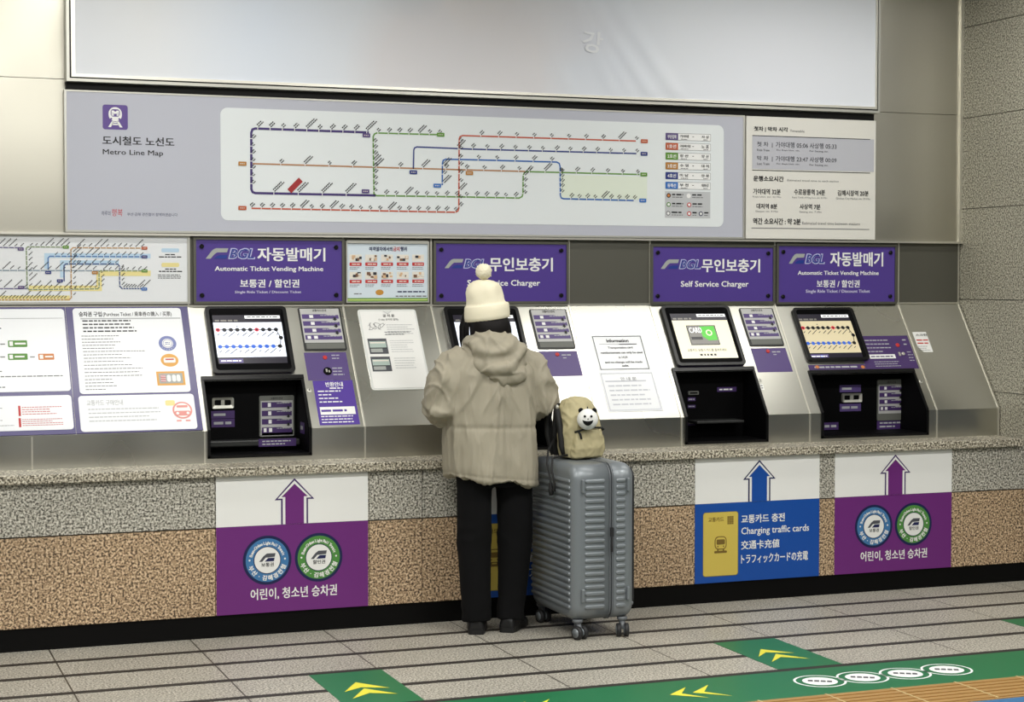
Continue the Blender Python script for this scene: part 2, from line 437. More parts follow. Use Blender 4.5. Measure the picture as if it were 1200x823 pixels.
def screen(t, oa, ob, ia, ib, kind):
    """raised black bezel oa-ob around the picture ia-ib, on the slope"""
    r = 0.022
    mid = ((oa[0]+0.018, oa[1]-0.014), (ob[0]-0.018, ob[1]+0.016))
    g = G(M_BLACK); g.ringslab(SLANT, rr(oa, ob, r), rr(*mid, 0.016), 0.0, 0.022)
    g.m(M_BAY).ringslab(SLANT, rr(*mid, 0.016), rr(ia, ib, 0.003), 0.0, 0.022, 0.008)
    finish('screen_bezel', g, t)
    g = G(S_BLACK); g.slab(SLANT, rect((ia[0]-0.001, ia[1]+0.001), (ib[0]+0.001, ib[1]-0.001)), 0.001, 0.0075); d = finish('display', g, t)
    x0, x1, s1, s0 = ia[0], ib[0], ia[1], ib[1]; W, H = x1-x0, s1-s0
    q = lambda u, v: (x0+u*W, s1-v*H)
    p = Pr(SLANT, 0.0076)
    p.rect(S_PILL, q(0.47, 0.015), q(0.985, 0.075)); p.words(S_INK, q(0.5, 0.02), q(0.97, 0.07), 1, 2, 0.4, 3, 0.1)
    p.words(S_GREY, q(0.03, 0.09), q(0.36, 0.145), 1, 2, 0.6, 4, 0.0)
    if kind in ('map', 'mapdim'):
        bgc = S_WHITE if kind == 'map' else S_CREAM2
        p.rect(bgc, q(0.0, 0.155), q(1.0, 0.87))
        y1, y2, ym = 0.31, 0.655, 0.48
        p.line(S_INK, [q(0.05, y1), q(0.90, y1), q(0.955, ym), q(0.93, y2), q(0.05, y2)], 0.004*1.0, 2)
        rr_ = 0.0110
        for i in range(10):
            p.disc(S_RED if i in (0, 6) else S_INK, q(0.055+0.094*i, y1), rr_, 3, n=12)
            if i in (0, 6): p.disc(S_INK, q(0.055+0.094*i, y1), rr_*0.5, 4, n=8)
            p.disc(S_BLUE if i < 9 else S_INK, q(0.055+0.0965*i, y2), rr_, 3, n=12)
            for yv in (y1, y2):
                c = q(0.055+0.095*i, yv+0.095); L_ = 0.006+0.006*((i*7+int(yv*10)) % 3)
                p.line(S_INK, [(c[0]-L_, c[1]-L_*0.8), (c[0]+L_, c[1]+L_*0.8)], 0.0035, 3)
        p.disc(S_INK, q(0.955, ym), rr_, 3, n=12)
        p.rect(S_VIOL, q(0.02, 0.90), q(0.36, 0.985)); p.disc(S_BLUE, q(0.235, 0.943), 0.008, 2, n=12); p.words(S_PILL, q(0.04, 0.92), q(0.33, 0.97), 1, 3, 0.4, 5, 0.0)
        p.words(S_INK, q(0.33, 0.21), q(0.36, 0.25), 1, 2)
    else:
        p.rect(S_CREAM if kind == 'card' else S_WHITE, q(0.0, 0.155), q(1.0, 1.0))
        if kind == 'card':
            p.rect(S_INK, q(0.225, 0.27), q(0.745, 0.71), 2); p.rect(S_GREY, q(0.24, 0.285), q(0.73, 0.69), 3)
            p.poly(S_GREEN, [q(0.46, 0.30), q(0.72, 0.29), q(0.725, 0.6), q(0.56, 0.61), q(0.47, 0.52)], 4)
            p.ring(S_CREAM, q(0.60, 0.44), 0.012, 0.019, 5)
            p.text(S_PILL, 'CARD', q(0.26, 0.32), q(0.48, 0.44), 0.006, 5)
            p.words(S_INK, q(0.26, 0.5), q(0.48, 0.62), 1, 5, 0.5, 2, 0.1)
            p.text(S_INK, '교통카드 보충기 카드를 올려주세요', q(0.13, 0.79), q(0.83, 0.85), 0.01, 2)
            p.words(S_INK, q(0.33, 0.895), q(0.62, 0.955), 1, 2, 0.7, 2, 0.0, (0.8, 1.3))
        else:
            p.rect(S_GREY, q(0.02, 0.12), q(0.55, 0.135), 2); p.words(S_INK, q(0.1, 0.3), q(0.9, 0.8), 5, 2, 0.3, 5)
    p.done('display_graphics', d)
M_PLATE = mat('plate_grey', (186, 186, 184), 0.45)
M_PLATED = mat('plate_dark', (104, 106, 100), 0.5)
def guide(t, fr, a, b, rim=True, base=0.0, bottom=True, name='guide_plate', dark=False):
    """light plate with a heading and four purple rows, each with a white pictogram and an arrow"""
    x0, x1 = sorted((a[0], b[0])); s0, s1 = sorted((a[1], b[1])); W, H = x1-x0, s1-s0
    g = G(M_DKGREY if not dark else M_PLATED).rslab(fr, a, b, 0.008, base, base+0.006); o = finish(name, g, t)
    q = lambda u, v: (x0+u*W, s1-v*H)
    p = Pr(fr, base+0.0062)
    p.rect(M_PLATE, q(0.04, 0.02), q(0.96, 0.98 if not bottom else 0.83)); p.rect(M_PLATED, q(0.06, 0.84), q(0.96, 0.97))
    if dark: p.rect(M_PLATED, q(0.04, 0.02), q(0.96, 0.12), 2)
    p.text(INK, '교통카드안내', q(0.33, 0.035), q(0.66, 0.095), 0.02, 3)
    n = 4; y = 0.155; dy = (0.165 if bottom else 0.205)
    for k in range(n):
        v0 = y+dy*k; v1 = v0+dy*0.66
        p.poly(PURPDK if dark else PURPD, [q(0.07, v0), q(0.62, v0), q(0.68, v0+0.02), q(0.93, v0+0.02), q(0.93, v1), q(0.62, v1), q(0.56, v1), q(0.07, v1)], 2)
        p.rect(WHITE, q(0.24+0.01*k, v0+0.02), q(0.33+0.01*k, v1-0.02), 3)
        if k == 3: p.rect(WHITE, q(0.12, v0+0.02), q(0.20, v1-0.02), 3)
        p.words(INKL, q(0.5, v0+0.01), q(0.9, v0+0.05), 1, 3, 0.4, k, 0.1)
        if k < 3: p.poly(INK, [q(0.80, v1-0.03), q(0.86, v1-0.03), q(0.86, v1+0.015), q(0.89, v1+0.015), q(0.83, v1+0.055), q(0.77, v1+0.015), q(0.80, v1+0.015)], 4)
    p.done('lettering', o); return o
def coin_slot(t, fr, a, b, name='coin_slot'):
    g = G(M_ALU); x0, x1 = sorted((a[0], b[0])); z0, z1 = sorted((a[1], b[1])); W, H = x1-x0, z1-z0
    g.ringslab(fr, rr((x0, z0), (x1, z1), 0.008), rr((x0+W*0.12, z0+H*0.28), (x1-W*0.12, z1-H*0.22), 0.006), 0.0, 0.014, 0.008)
    g.m(M_BAY).slab(fr, rect((x0+W*0.1, z0+H*0.25), (x1-W*0.1, z1-H*0.2)), 0.0, 0.003)
    g.m(M_ALU).slab(fr, rect((x0+W*0.42, z0+H*0.3), (x0+W*0.58, z1-H*0.2)), 0.0, 0.008)
    return finish(name, g, t)
def sticker(t, fr, a, b, m, base=0.0, name='purple_label', rows=0, seed=1, th=0.0008, ink=None):
    g = G(m).slab(fr, rect(a, b), base, base+th); o = finish(name, g, t)
    if rows:
        x0, x1 = sorted((a[0], b[0])); s0, s1 = sorted((a[1], b[1]))
        p = Pr(fr, base+th); p.words(ink or INKL, (x0+(x1-x0)*0.1, s0+(s1-s0)*0.12), (x1-(x1-x0)*0.08, s1-(s1-s0)*0.12), rows, 1, 0.42, seed); p.done('lettering', o)
    return o
def red_button(t, c, r=0.011):
    g = G(RED); g.loft([[SLANT.P(c[0]+q*math.cos(a), c[1]+q*math.sin(a), h) for a in [2*math.pi*k/20 for k in range(20)]] for q, h in ((r, 0.0008), (r, 0.004), (r*0.7, 0.006))])
    finish('red_button', g, t)['label'] = 'round red call button'
def keylock(t, c):
    g = G(M_ALU); g.loft([[SLANT.P(c[0]+q*math.cos(a), c[1]+q*math.sin(a), h) for a in [2*math.pi*k/20 for k in range(20)]] for q, h in ((0.011, 0.0), (0.011, 0.003), (0.008, 0.004))])
    g.m(M_BAY).slab(SLANT, rect((c[0]-0.0015, c[1]-0.006), (c[0]+0.0015, c[1]+0.006)), 0.003, 0.0046); finish('key_lock', g, t)
BK = wall(YBAY)
# --- plain cabinets
XS = [1.5795, 2.3535, 2.8165, 3.5760, 4.0445, 4.8000, 5.5925, 5.9930]
info_cab = cabinet('information_cabinet', 'steel cabinet carrying the two white ticket instruction panels on its slope', 'cabinet', -1.2, XS[0])
finish('band_joint', G(M_TRIM).box((0.791, YF-0.002, 0.786), (0.798, YF+0.01, ZB-0.002)), info_cab)
cabinet('blank_cabinet', 'plain steel cabinet with a white sheet of paper pinned in a clear pocket', 'cabinet', XS[1], XS[2])
cabinet('blank_cabinet', 'plain steel cabinet with the framed Information notice on its bright slope', 'cabinet', XS[3], XS[4])
cabinet('blank_cabinet', 'plain grey steel cabinet against the granite pillar with only a small sticker', 'cabinet', XS[6], XS[7])
# --- first ticket machine
t = cabinet('ticket_vending_machine', 'steel ticket machine with white route map screen, third cabinet left of the person', 'ticket machine', XS[0], XS[1], (1.600, 2.074, 0.272, 0.818), 'automatic ticket vending machines')
t['label'] = 'steel ticket vending machine whose route map screen glows bright white'
screen(t, (1.6467, 0.6833), (2.0488, 0.3020), (1.6813, 0.6400), (2.0192, 0.3617), 'map')
sticker(t, SLANT, (1.6358, 0.2988), (2.0478, 0.2803), PURPD, 0, 'screen_label', 1, 4)
guide(t, SLANT, (2.1122, 0.6806), (2.3283, 0.4336))
lb = sticker(t, SLANT, (2.1080, 0.4228), (2.3202, 0.2645), PURPD, 0, 'button_label')
p = Pr(SLANT, 0.0008); p.words(INKL, (2.2444, 0.4141), (2.2864, 0.3789), 2, 1, 0.3, 3, 0.1); p.done('button_caption', lb); p = Pr(SLANT, 0.0008); p.words(INKL, (2.2374, 0.3405), (2.2934, 0.2856), 3, 1, 0.3, 5, 0.2); p.done('lettering', lb)
red_button(t, (2.2097, 0.3925))
c = (2.2110, 0.3137)
g = G(M_BAY); g.loft([[SLANT.P(c[0]+q*math.cos(a), c[1]+q*math.sin(a), h) for a in [2*math.pi*k/24 for k in range(24)]] for q, h in ((0.021, 0.0), (0.021, 0.006), (0.015, 0.008))])
g.m(M_ALU).slab(SLANT, rect((c[0]-0.010, c[1]-0.008), (c[0]-0.002, c[1]+0.010)), 0.007, 0.0095); g.slab(SLANT, rect((c[0]+0.003, c[1]-0.010), (c[0]+0.010, c[1]+0.002)), 0.007, 0.0095)
finish('coin_return_knob', g, t)
keylock(t, (2.1052, 0.2101))
lb = sticker(t, SLANT, (2.1281, 0.2625), (2.3269, 0.0132), PURPV, 0, 'refund_notice')
p = Pr(SLANT, 0.0008); p.text(WHITE, '반환안내', (2.1898, 0.2524), (2.2755, 0.2262), 0.02, 1); p.words(WHITE, (2.2069, 0.2245), (2.2731, 0.2108), 1, 1, 0.5, 2, 0.0)
p.words(WHITE, (2.1455, 0.2115), (2.2734, 0.1315), 4, 1, 0.32, 8, 0.5); p.rect(WHITE, (2.1415, 0.1137), (2.3149, 0.0706)); p.words(PURPV, (2.1468, 0.1064), (2.3075, 0.0779), 1, 2, 0.4, 5); p.words(WHITE, (2.1411, 0.0687), (2.3154, 0.0207), 3, 1, 0.34, 9, 0.2); p.done('lettering', lb)
coin_slot(t, BK, (1.6575, 1.0744), (1.7626, 1.0225))
sticker(t, BK, (1.6550, 1.0108), (1.7686, 0.9736), PURPDK, 0, 'purple_label', 1, 2); sticker(t, BK, (1.6559, 0.9713), (1.7683, 0.9315), PURPDK, 0, 'purple_label', 1, 3)
guide(t, BK, (1.8883, 1.0782), (2.0607, 0.8792), base=0, bottom=False, dark=True)
g = G(M_DKGREY).box((1.612, 0.33, 0.845), (2.062, 0.40, 0.875)); bevel(finish('ticket_tray', g, t), 0.006)
sticker(t, wall(0.33), (1.8582, 0.8785), (2.0417, 0.8419), PURPDK, 0.0, 'purple_label', 2, 4)
fr = Frame((2.074-0.0032, 0, 0), (0, -1, 0), (0, 0, 1))
sticker(t, fr, (-0.36, 0.90), (-0.28, 0.955), PURPDK, 0, 'purple_label', 1, 6)
# --- the two self service chargers, same fittings
def charger(dx, label, kind):
    t = cabinet('self_service_charger', label, 'charging machine', 4.0445+dx if dx == 0 else XS[2], 4.8000+dx if dx == 0 else XS[3], (4.072+dx, 4.532+dx, 0.272, 0.805), 'self service card chargers')
    D = lambda a: (a[0]+dx, a[1])
    screen(t, D((4.0900, 0.6760)), D((4.4982, 0.2993)), D((4.1380, 0.6326)), D((4.4691, 0.3496)), kind)
    sticker(t, SLANT, D((4.0932, 0.2992)), D((4.4927, 0.2807)), PURPD, 0, 'screen_label', 1, 4)
    guide(t, SLANT, D((4.5642, 0.6662)), D((4.7721, 0.4248)))
    lb = sticker(t, SLANT, D((4.5634, 0.4111)), D((4.7746, 0.2606)), PURPD, 0, 'button_label')
    p = Pr(SLANT, 0.0008); p.words(INKL, D((4.6852, 0.3956)), D((4.7373, 0.3785)), 1, 1, 0.4, 3, 0.0); p.words(INKL, D((4.6893, 0.3749)), D((4.7122, 0.3648)), 1, 1, 0.5, 3, 0.0); p.done('lettering', lb)
    red_button(t, D((4.6613, 0.3906))); keylock(t, D((4.5591, 0.2102)))
    sticker(t, SLANT, D((4.5502, 0.1893)), D((4.5695, 0.1518)), PAPER, 0, 'small_label', 2, 5, ink=INKG)['label'] = 'small white paper label'
    xl = 4.075+dx
    g = G(M_PLATED).slab(BK, rr(D((4.1992, 1.0528)), D((4.2599, 1.0333)), 0.004), 0, 0.010); g.m(M_BAY).slab(BK, rect(D((4.2068, 1.0467)), D((4.2523, 1.0389))), 0.009, 0.0105); finish('bill_slot', g, t)
    for a, b in ((D((4.1994, 1.0187)), D((4.2449, 0.9995))), (D((4.1995, 0.9787)), D((4.2450, 0.9631))), (D((4.1998, 0.8937)), D((4.2454, 0.8697)))):
        sticker(t, BK, a, b, PURPDK, 0, 'purple_label', 1, 3)
    sticker(t, BK, D((4.3741, 1.0696)), D((4.4895, 1.0452)), PURPDK, 0, 'purple_label', 1, 7, ink=WHITE)
    g = G(M_DKGREY).box((4.20+dx, 0.34, 0.885), (4.48+dx, YBAY, 0.900)); g.box((4.08+dx, 0.40, 0.870), (4.17+dx, YBAY, 0.885)); bevel(finish('card_shelf', g, t), 0.004)
    return t
charger(-1.2245, 'steel self service charger that the person in the beige jacket is using', 'white')
charger(0.0, 'steel self service charger with a green card picture on its cream screen', 'card')
# --- second ticket machine
t = cabinet('ticket_vending_machine', 'steel ticket vending machine with dim tan route map screen, near the granite pillar', 'ticket machine', XS[5], XS[6], (4.876, 5.520, 0.240, 0.812), 'automatic ticket vending machines')
lb = sticker(t, SLANT, (5.2347, 0.4816), (5.5699, 0.2658), PURPDK, 0, 'instruction_label')
p = Pr(SLANT, 0.0008); p.words(INKL, (5.2832, 0.4642), (5.4464, 0.3670), 4, 1, 0.25, 8, 0.4); p.rect(WHITE, (5.2801, 0.3602), (5.4456, 0.3336)); p.words(PURPDK, (5.2894, 0.3557), (5.4415, 0.3376), 1, 2, 0.4, 3, 0.1)
p.words(INKL, (5.2986, 0.3196), (5.4805, 0.2775), 3, 1, 0.28, 9, 0.3); p.done('lettering', lb); p = Pr(SLANT, 0.0008); p.words(INKL, (5.5263, 0.4667), (5.5503, 0.4101), 2, 1, 0.25, 1, 0.2); p.done('button_caption', lb); p = Pr(SLANT, 0.0008); p.words(INKL, (5.5292, 0.3824), (5.5636, 0.3093), 4, 1, 0.25, 2, 0.2); p.done('knob_caption', lb)
red_button(t, (5.4851, 0.4183), 0.012)
g = G(M_TRIM); c = (5.4991, 0.3600)
g.loft([[SLANT.P(c[0]+q*math.cos(a), c[1]+q*math.sin(a), h) for a in [2*math.pi*k/20 for k in range(20)]] for q, h in ((0.010, 0.0008), (0.010, 0.008), (0.006, 0.010))]); g.slab(SLANT, rect((c[0]-0.028, c[1]-0.012), (c[0]-0.016, c[1]+0.012)), 0.0008, 0.004); finish('coin_return_knob', g, t)
screen(t, (4.8829, 0.6587), (5.2664, 0.3174), (4.9004, 0.6226), (5.2340, 0.3334), 'mapdim')
lb = sticker(t, SLANT, (4.8788, 0.3001), (5.2323, 0.2687), PURPDK, 0, 'screen_label', 1, 4)
p = Pr(SLANT, 0.0009)
for c in ((4.9314, 0.2866), (5.2150, 0.2811)): p.disc(ORANGE, c, 0.012, 2, ry=0.010, n=16)
p.done('orange_marks', lb)
for a, b, m, s_ in (((5.1271, 1.0658), (5.2619, 1.0262), PURPD, 2), ((5.1279, 0.9628), (5.2627, 0.9208), PURPD, 3), ((5.0237, 0.8627), (5.1208, 0.8214), PURPDK, 4)):
    sticker(t, BK, a, b, m, 0, 'purple_label', 1, s_)
coin_slot(t, BK, (5.1383, 1.0195), (5.2623, 0.9709))
guide(t, BK, (5.3642, 1.0918), (5.5424, 0.8641), base=0, bottom=True, dark=True)
sticker(t, BK, (5.3661, 0.8665), (5.5429, 0.8139), PURPDK, 0, 'purple_label', 2, 4)
keylock(t, (5.5505, 0.1824))

# ================================================================ boards on the header strip
def head_board(name, label, a, b, group=None, mface=PURPLE, cat='sign', bolts=True, grow=0.013, board=True):
    x0, x1 = sorted((a[0], b[0])); z0, z1 = sorted((a[1], b[1]))
    t = thing(name, ((x0+x1)/2, YB, z0), label, cat, group)
    fr = wall(YB)
    o = rect((x0-grow, z0-grow), (x1+grow, z1+grow)); i = rect((x0, z0), (x1, z1))
    finish('frame', G(M_HEAD if board else M_ALU).ringslab(fr, o, i, 0.0, 0.016), t)
    f = finish('face_panel', G(mface).slab(fr, i, 0.0, 0.010), t)
    if bolts:
        for u, v in ((x0+0.028, z1-0.032), (x1-0.030, z1-0.032), (x0+0.028, z0+0.030), (x1-0.030, z0+0.030)):
            g = G(M_BLACK); g.smooth = False
            g.loft([[fr.P(u+q*math.cos(k*math.pi/8), v+q*math.sin(k*math.pi/8), h) for k in range(16)] for q, h in ((0.011, 0.010), (0.011, 0.018), (0.007, 0.022))]); finish('bolt', g, t)
    return t, f
SB = 0.0102
def sign(label, a, b, sw, bg, ko, en, en2=None, small=None, group=None, big='무인보충기', e1='Self Service Charger'):
    t, f = head_board('machine_sign', label, a, b, group)
    p = Pr(wall(YB), SB); bgl(p, sw[0], sw[1], bg); p.done('logo', f)
    p = Pr(wall(YB), SB); p.text(WHITE, big, *ko, bold=0.028); p.done('korean_title', f)
    p = Pr(wall(YB), SB); p.text(WHITE, e1, *en, bold=0.02); p.done('english_title', f)
    if not en2: return
    p = Pr(wall(YB), SB)
    if en2: p.text(WHITE, '보통권 / 할인권', *en2, bold=0.025); p.text(mat('print_lilac', (206, 202, 228), 0.45), 'Single Ride Ticket / Discount Ticket', *small, bold=0.02)
    p.done('ticket_kinds', f)
ATV = dict(big='자동발매기', e1='Automatic Ticket Vending Machine', group='purple machine signs')
sign('purple Automatic Ticket Vending Machine sign above the bright white map screen', (1.6106, 1.8362), (2.3406, 1.5362), ((1.6577, 1.7953), (1.7659, 1.7441)), (1.8988, 1.7448), ((1.9148, 1.7996), (2.2538, 1.7347)), ((1.7029, 1.7073), (2.2440, 1.6787)), ((1.8272, 1.6435), (2.1216, 1.6045)), ((1.8007, 1.5881), (2.1314, 1.5724)), **ATV)
CH = dict(group='purple machine signs')
sign('purple Self Service Charger sign half hidden behind the white woolly hat', (2.8348, 1.8285), (3.5541, 1.5321), ((2.8814, 1.7497), (2.9803, 1.7022)), (3.1040, 1.7004), ((3.1260, 1.7576), (3.4754, 1.6882)), ((3.0048, 1.6420), (3.4049, 1.6037)), **CH)
sign('purple Self Service Charger sign above the cream screen with the green card', (4.0537, 1.8216), (4.7791, 1.5279), ((4.0996, 1.7536), (4.2050, 1.7029)), (4.3356, 1.7033), ((4.3457, 1.7572), (4.6974, 1.6872)), ((4.2200, 1.6375), (4.6285, 1.5982)), **CH)
sign('purple Automatic Ticket Vending Machine sign above the dim tan map screen', (4.8140, 1.8310), (5.5576, 1.5229), ((4.8781, 1.7889), (4.9759, 1.7345)), (5.1022, 1.7350), ((5.1408, 1.7990), (5.4788, 1.7222)), ((4.9353, 1.6948), (5.4520, 1.6665)), ((5.0552, 1.6437), (5.3279, 1.6039)), ((4.9865, 1.5909), (5.3950, 1.5689)), **ATV)
# poster of forbidden acts
POSTER_BG = mat('poster_pale_blue', (214, 226, 234), 0.35, coat=0.2)
t, f = head_board('notice_poster', 'pale blue poster with ten small pictures and red captions on the header strip', (2.3682, 1.8302), (2.7908, 1.5334), None, POSTER_BG, 'poster', False, 0.006, False)
finish('clip_rail', G(M_ALU).slab(wall(YB), rect((2.3665, 1.8395), (2.7919, 1.8251)), 0.010, 0.020), t)
p = Pr(wall(YB), SB)
p.text(NAVY, '여객열차에서의', (2.4827, 1.8085), (2.6037, 1.7870), 0.03); p.text(RED, '금지', (2.6083, 1.8094), (2.6419, 1.7873), 0.03); p.text(NAVY, '행위', (2.6465, 1.8097), (2.6803, 1.7875), 0.03)
p.rect(GREEN, (2.3671, 1.5510), (2.7908, 1.5334), 1); p.rect(mat('print_lime', (188, 206, 120), 0.4), (2.3671, 1.5455), (2.7908, 1.5381), 2)
PHC = [mat('photo_skin', (214, 178, 140), 0.5), mat('photo_dark', (40, 42, 52), 0.5), mat('photo_pale', (232, 226, 214), 0.5), mat('photo_brown', (116, 84, 62), 0.5), RED]
rnd = random.Random(3)
A = [(2.3803, 1.7685), (2.4617, 1.7690), (2.5446, 1.7695), (2.6270, 1.7700), (2.7087, 1.7705)]
def dz(px): return px*0.0043
for r_, (yo) in enumerate((0.0, 20.2)):
    for k, (x, z) in enumerate(A):
        W_, z1 = 0.0625, z-dz(yo)
        p.rect(PHC[2], (x, z1), (x+W_, z1-dz(8)), 1)
        for j in range(6):
            u = rnd.uniform(0, 0.8); v = rnd.uniform(0, 0.6); w_ = rnd.uniform(0.12, 0.3); h_ = rnd.uniform(0.25, 0.5)
            p.rect(rnd.choice(PHC[:4]), (x+W_*u, z1-dz(8)*v), (x+W_*min(1, u+w_), z1-dz(8)*min(1, v+h_)), 2+j)
        p.rrect(RED, (x, z1-dz(9.2)), (x+W_, z1-dz(13.2)), 0.003, 1); p.words(PHC[2], (x+0.012, z1-dz(10)), (x+W_-0.006, z1-dz(12.4)), 1, 2, 0.5, k, 0.1)
        p.words(INKG, (x, z1-dz(14.2)), (x+W_, z1-dz(18)), 2, 1, 0.35, k+9, 0.4)
p.disc(mat('print_amber', (196, 140, 52), 0.5), (2.5359, 1.5793), 0.021, 2, 0.014); p.words(INKG, (2.4026, 1.5787), (2.4424, 1.5658), 1, 1, 0.4, 2, 0.0)
p.words(NAVY, (2.6301, 1.5891), (2.7750, 1.5759), 1, 1, 0.5, 3, 0.0); p.words(INKG, (2.6210, 1.5654), (2.7840, 1.5538), 1, 1, 0.55, 4, 0.0)
p.done('print', f)

# ================================================================ route maps
MAPC = dict(purple=mat('line_purple', (62, 44, 108), 0.45), green=mat('line_green', (104, 150, 70), 0.45), brown=mat('line_brown', (176, 128, 88), 0.45), red=mat('line_red', (190, 84, 58), 0.45), navy=mat('line_navy', (40, 56, 128), 0.45), blue=mat('line_blue', (44, 100, 176), 0.45))
TAGC = dict(purple=PURPD, green=mat('tag_green', (92, 144, 44), 0.45), brown=mat('tag_brown', (178, 122, 50), 0.45), red=mat('tag_red', (184, 84, 44), 0.45), navy=mat('tag_navy', (34, 50, 124), 0.45), blue=mat('tag_blue', (44, 108, 186), 0.45))
def stations(p, pts, n, side, sz, tick, wd, seed=0, lo=0.02, hi=0.98, long=0.2, lab=INK, rows=2):
    """n stations along the line: a white tick on the line and a small slanted name beside it"""
    rnd = random.Random(seed); P_ = [Vector(q) for q in pts]
    seg = [(b-a).length for a, b in zip(P_, P_[1:])]; tot = sum(seg)
    for k in range(n):
        d = tot*(lo+(hi-lo)*(k/(n-1) if n > 1 else 0.5)); i = 0
        while i < len(seg)-1 and d > seg[i]: d -= seg[i]; i += 1
        t_ = (P_[i+1]-P_[i]).normalized(); q = P_[i]+t_*d; nn = Vector((-t_.y, t_.x))
        p.line(WHITE, [q-nn*tick, q+nn*tick], tick*0.55, 4)
        L_ = sz*(2.6 if rnd.random() < long else rnd.uniform(0.75, 1.35)); c = q+Vector(side)*sz*0.55
        d_ = Vector((0.72, 0.69)); o_ = Vector((-0.69, 0.72))
        for off, f in ((0.0, 1.0), (wd*1.9, 0.9))[:rows]:
            a = c+o_*off; m_ = 0
            while m_ < L_*f:
                e = min(L_*f, m_+sz*0.3); p.line(lab, [a+d_*m_, a+d_*e], wd, 3); m_ = e+sz*0.09
PLATE_ = mat('tag_print', (214, 206, 196), 0.45)
def tag_(p, m, c, w_=0.044, h_=0.021):
    p.rrect(m, (c[0]-w_/2, c[1]-h_/2), (c[0]+w_/2, c[1]+h_/2), 0.003, 5); p.words(PLATE_, (c[0]-w_*0.30, c[1]-h_*0.14), (c[0]+w_*0.32, c[1]+h_*0.14), 1, 6, 0.8, 1, 0.0, (0.9, 1.4))
# --- big metro line map board
M_BOARD = mat('board_grey', (186, 188, 199), 0.42)
M_MAPW = mat('map_panel_white', (226, 231, 232), 0.40)
t = thing('metro_map_board', (2.79, 0.59, 1.872), 'long grey metro line map board under the big blank billboard', 'map board')
fr = wall(0.55)
g = G(M_BOARD).slab(fr, rect((0.992, 1.868), (4.584, 2.532)), -0.036, 0.0); bd = bevel(finish('board', g, t), 0.004)
finish('edge_frame', G(M_ALU).ringslab(fr, rect((0.990, 1.866), (4.586, 2.534)), rect((1.000, 1.876), (4.576, 2.526)), -0.035, 0.003), t)
mp = finish('map_panel', G(M_MAPW).rslab(fr, (1.7279, 2.4760), (4.4581, 1.9299), 0.035, 0.0, 0.0015), t)
p = Pr(fr, 0.0)
p.rrect(mat('icon_purple', (92, 68, 142), 0.4), (1.1673, 2.4700), (1.2851, 2.3530), 0.012, 1)
c0 = (1.1662, 2.3493); c1 = (1.2861, 2.4742)
IC = lambda u, v: (c0[0]+(c1[0]-c0[0])*u, c0[1]+(c1[1]-c0[1])*v)
p.rrect(WHITE, IC(0.24, 0.34), IC(0.76, 0.88), 0.03, 2); p.rrect(mat('icon_purple', (92, 68, 142), 0.4), IC(0.32, 0.52), IC(0.68, 0.80), 0.012, 3)
p.text(WHITE, 'M', IC(0.38, 0.74), IC(0.62, 0.56), 0.07, 4)
for u in (0.34, 0.66): p.disc(mat('icon_purple', (92, 68, 142), 0.4), IC(u, 0.43), 0.005, 3, n=14)
p.poly(WHITE, [IC(0.36, 0.34), IC(0.46, 0.34), IC(0.33, 0.12), IC(0.22, 0.12)], 2); p.poly(WHITE, [IC(0.64, 0.34), IC(0.54, 0.34), IC(0.67, 0.12), IC(0.78, 0.12)], 2); p.rect(WHITE, IC(0.36, 0.2), IC(0.64, 0.25), 2); p.rect(WHITE, IC(0.4, 0.28), IC(0.6, 0.32), 2)
p.done('metro_icon', bd)
p = Pr(fr, 0.0)
p.text(INK, '도시철도 노선도', (1.1660, 2.3220), (1.5040, 2.2805), 0.022, 1); p.done('korean_title', bd); p = Pr(fr, 0.0)
p.text(INK, 'Metro Line Map', (1.1670, 2.2592), (1.4506, 2.2277), 0.012, 1)
p.done('english_title', bd); p = Pr(fr, 0.0)
p.text(NAVY, '하루의', (1.1589, 1.9669), (1.2005, 1.9452), 0.0, 1, 0.1); p.text(RED, '행복', (1.2068, 1.9777), (1.2565, 1.9427), 0.0, 1, 0.1); p.text(NAVY, '부산·김해 경전철이 함께하겠습니다', (1.2787, 1.9613), (1.5179, 1.9455), 0.0, 1, 0.1)
p.done('slogan', bd)
p = Pr(fr, 0.0016)
LN = dict(
 purple=[(2.4735, 2.3776), (1.8991, 2.3793), (1.8843, 2.3738), (1.8787, 2.3571), (1.8779, 2.0833), (1.8838, 2.0697), (1.8973, 2.0650), (2.5079, 2.0645)],
 green=[(2.8504, 2.3778), (2.5133, 2.3762), (2.5022, 2.3708), (2.4955, 2.3570), (2.4990, 2.0716), (2.5123, 2.0638), (3.0058, 2.0655), (3.2765, 2.0650), (3.2930, 2.0727), (3.2977, 2.0882), (3.2991, 2.1822), (3.3057, 2.1960), (3.3199, 2.2020), (3.9586, 2.2015)],
 brown=[(1.8854, 2.2080), (2.9508, 2.2033), (3.3095, 2.2027)],
 red=[(1.8757, 1.9906), (2.9275, 1.9866), (2.9426, 1.9929), (2.9477, 2.0068), (2.9501, 2.3591), (2.9556, 2.3714), (2.9694, 2.3770), (3.9383, 2.3773)],
 navy=[(2.7059, 2.2020), (2.7080, 2.2964), (2.7130, 2.3076), (2.7252, 2.3127), (3.0062, 2.3095), (3.9415, 2.3113)],
 blue=[(2.8590, 2.1235), (2.8602, 2.2340), (2.8648, 2.2488), (2.8776, 2.2547), (3.0061, 2.2557), (3.4855, 2.2553), (3.4999, 2.2485), (3.5047, 2.2336), (3.5067, 2.0831), (3.5115, 2.0699), (3.5240, 2.0657), (3.9267, 2.0635)])
p.rect(mat('map_tint', (222, 230, 214), 0.45), (3.5095, 2.1895), (4.0037, 2.0693), 1)
for k in ('brown', 'red', 'green', 'navy', 'blue', 'purple'): p.line(MAPC[k], LN[k], 0.0074 if k != 'purple' else 0.0115, 2)
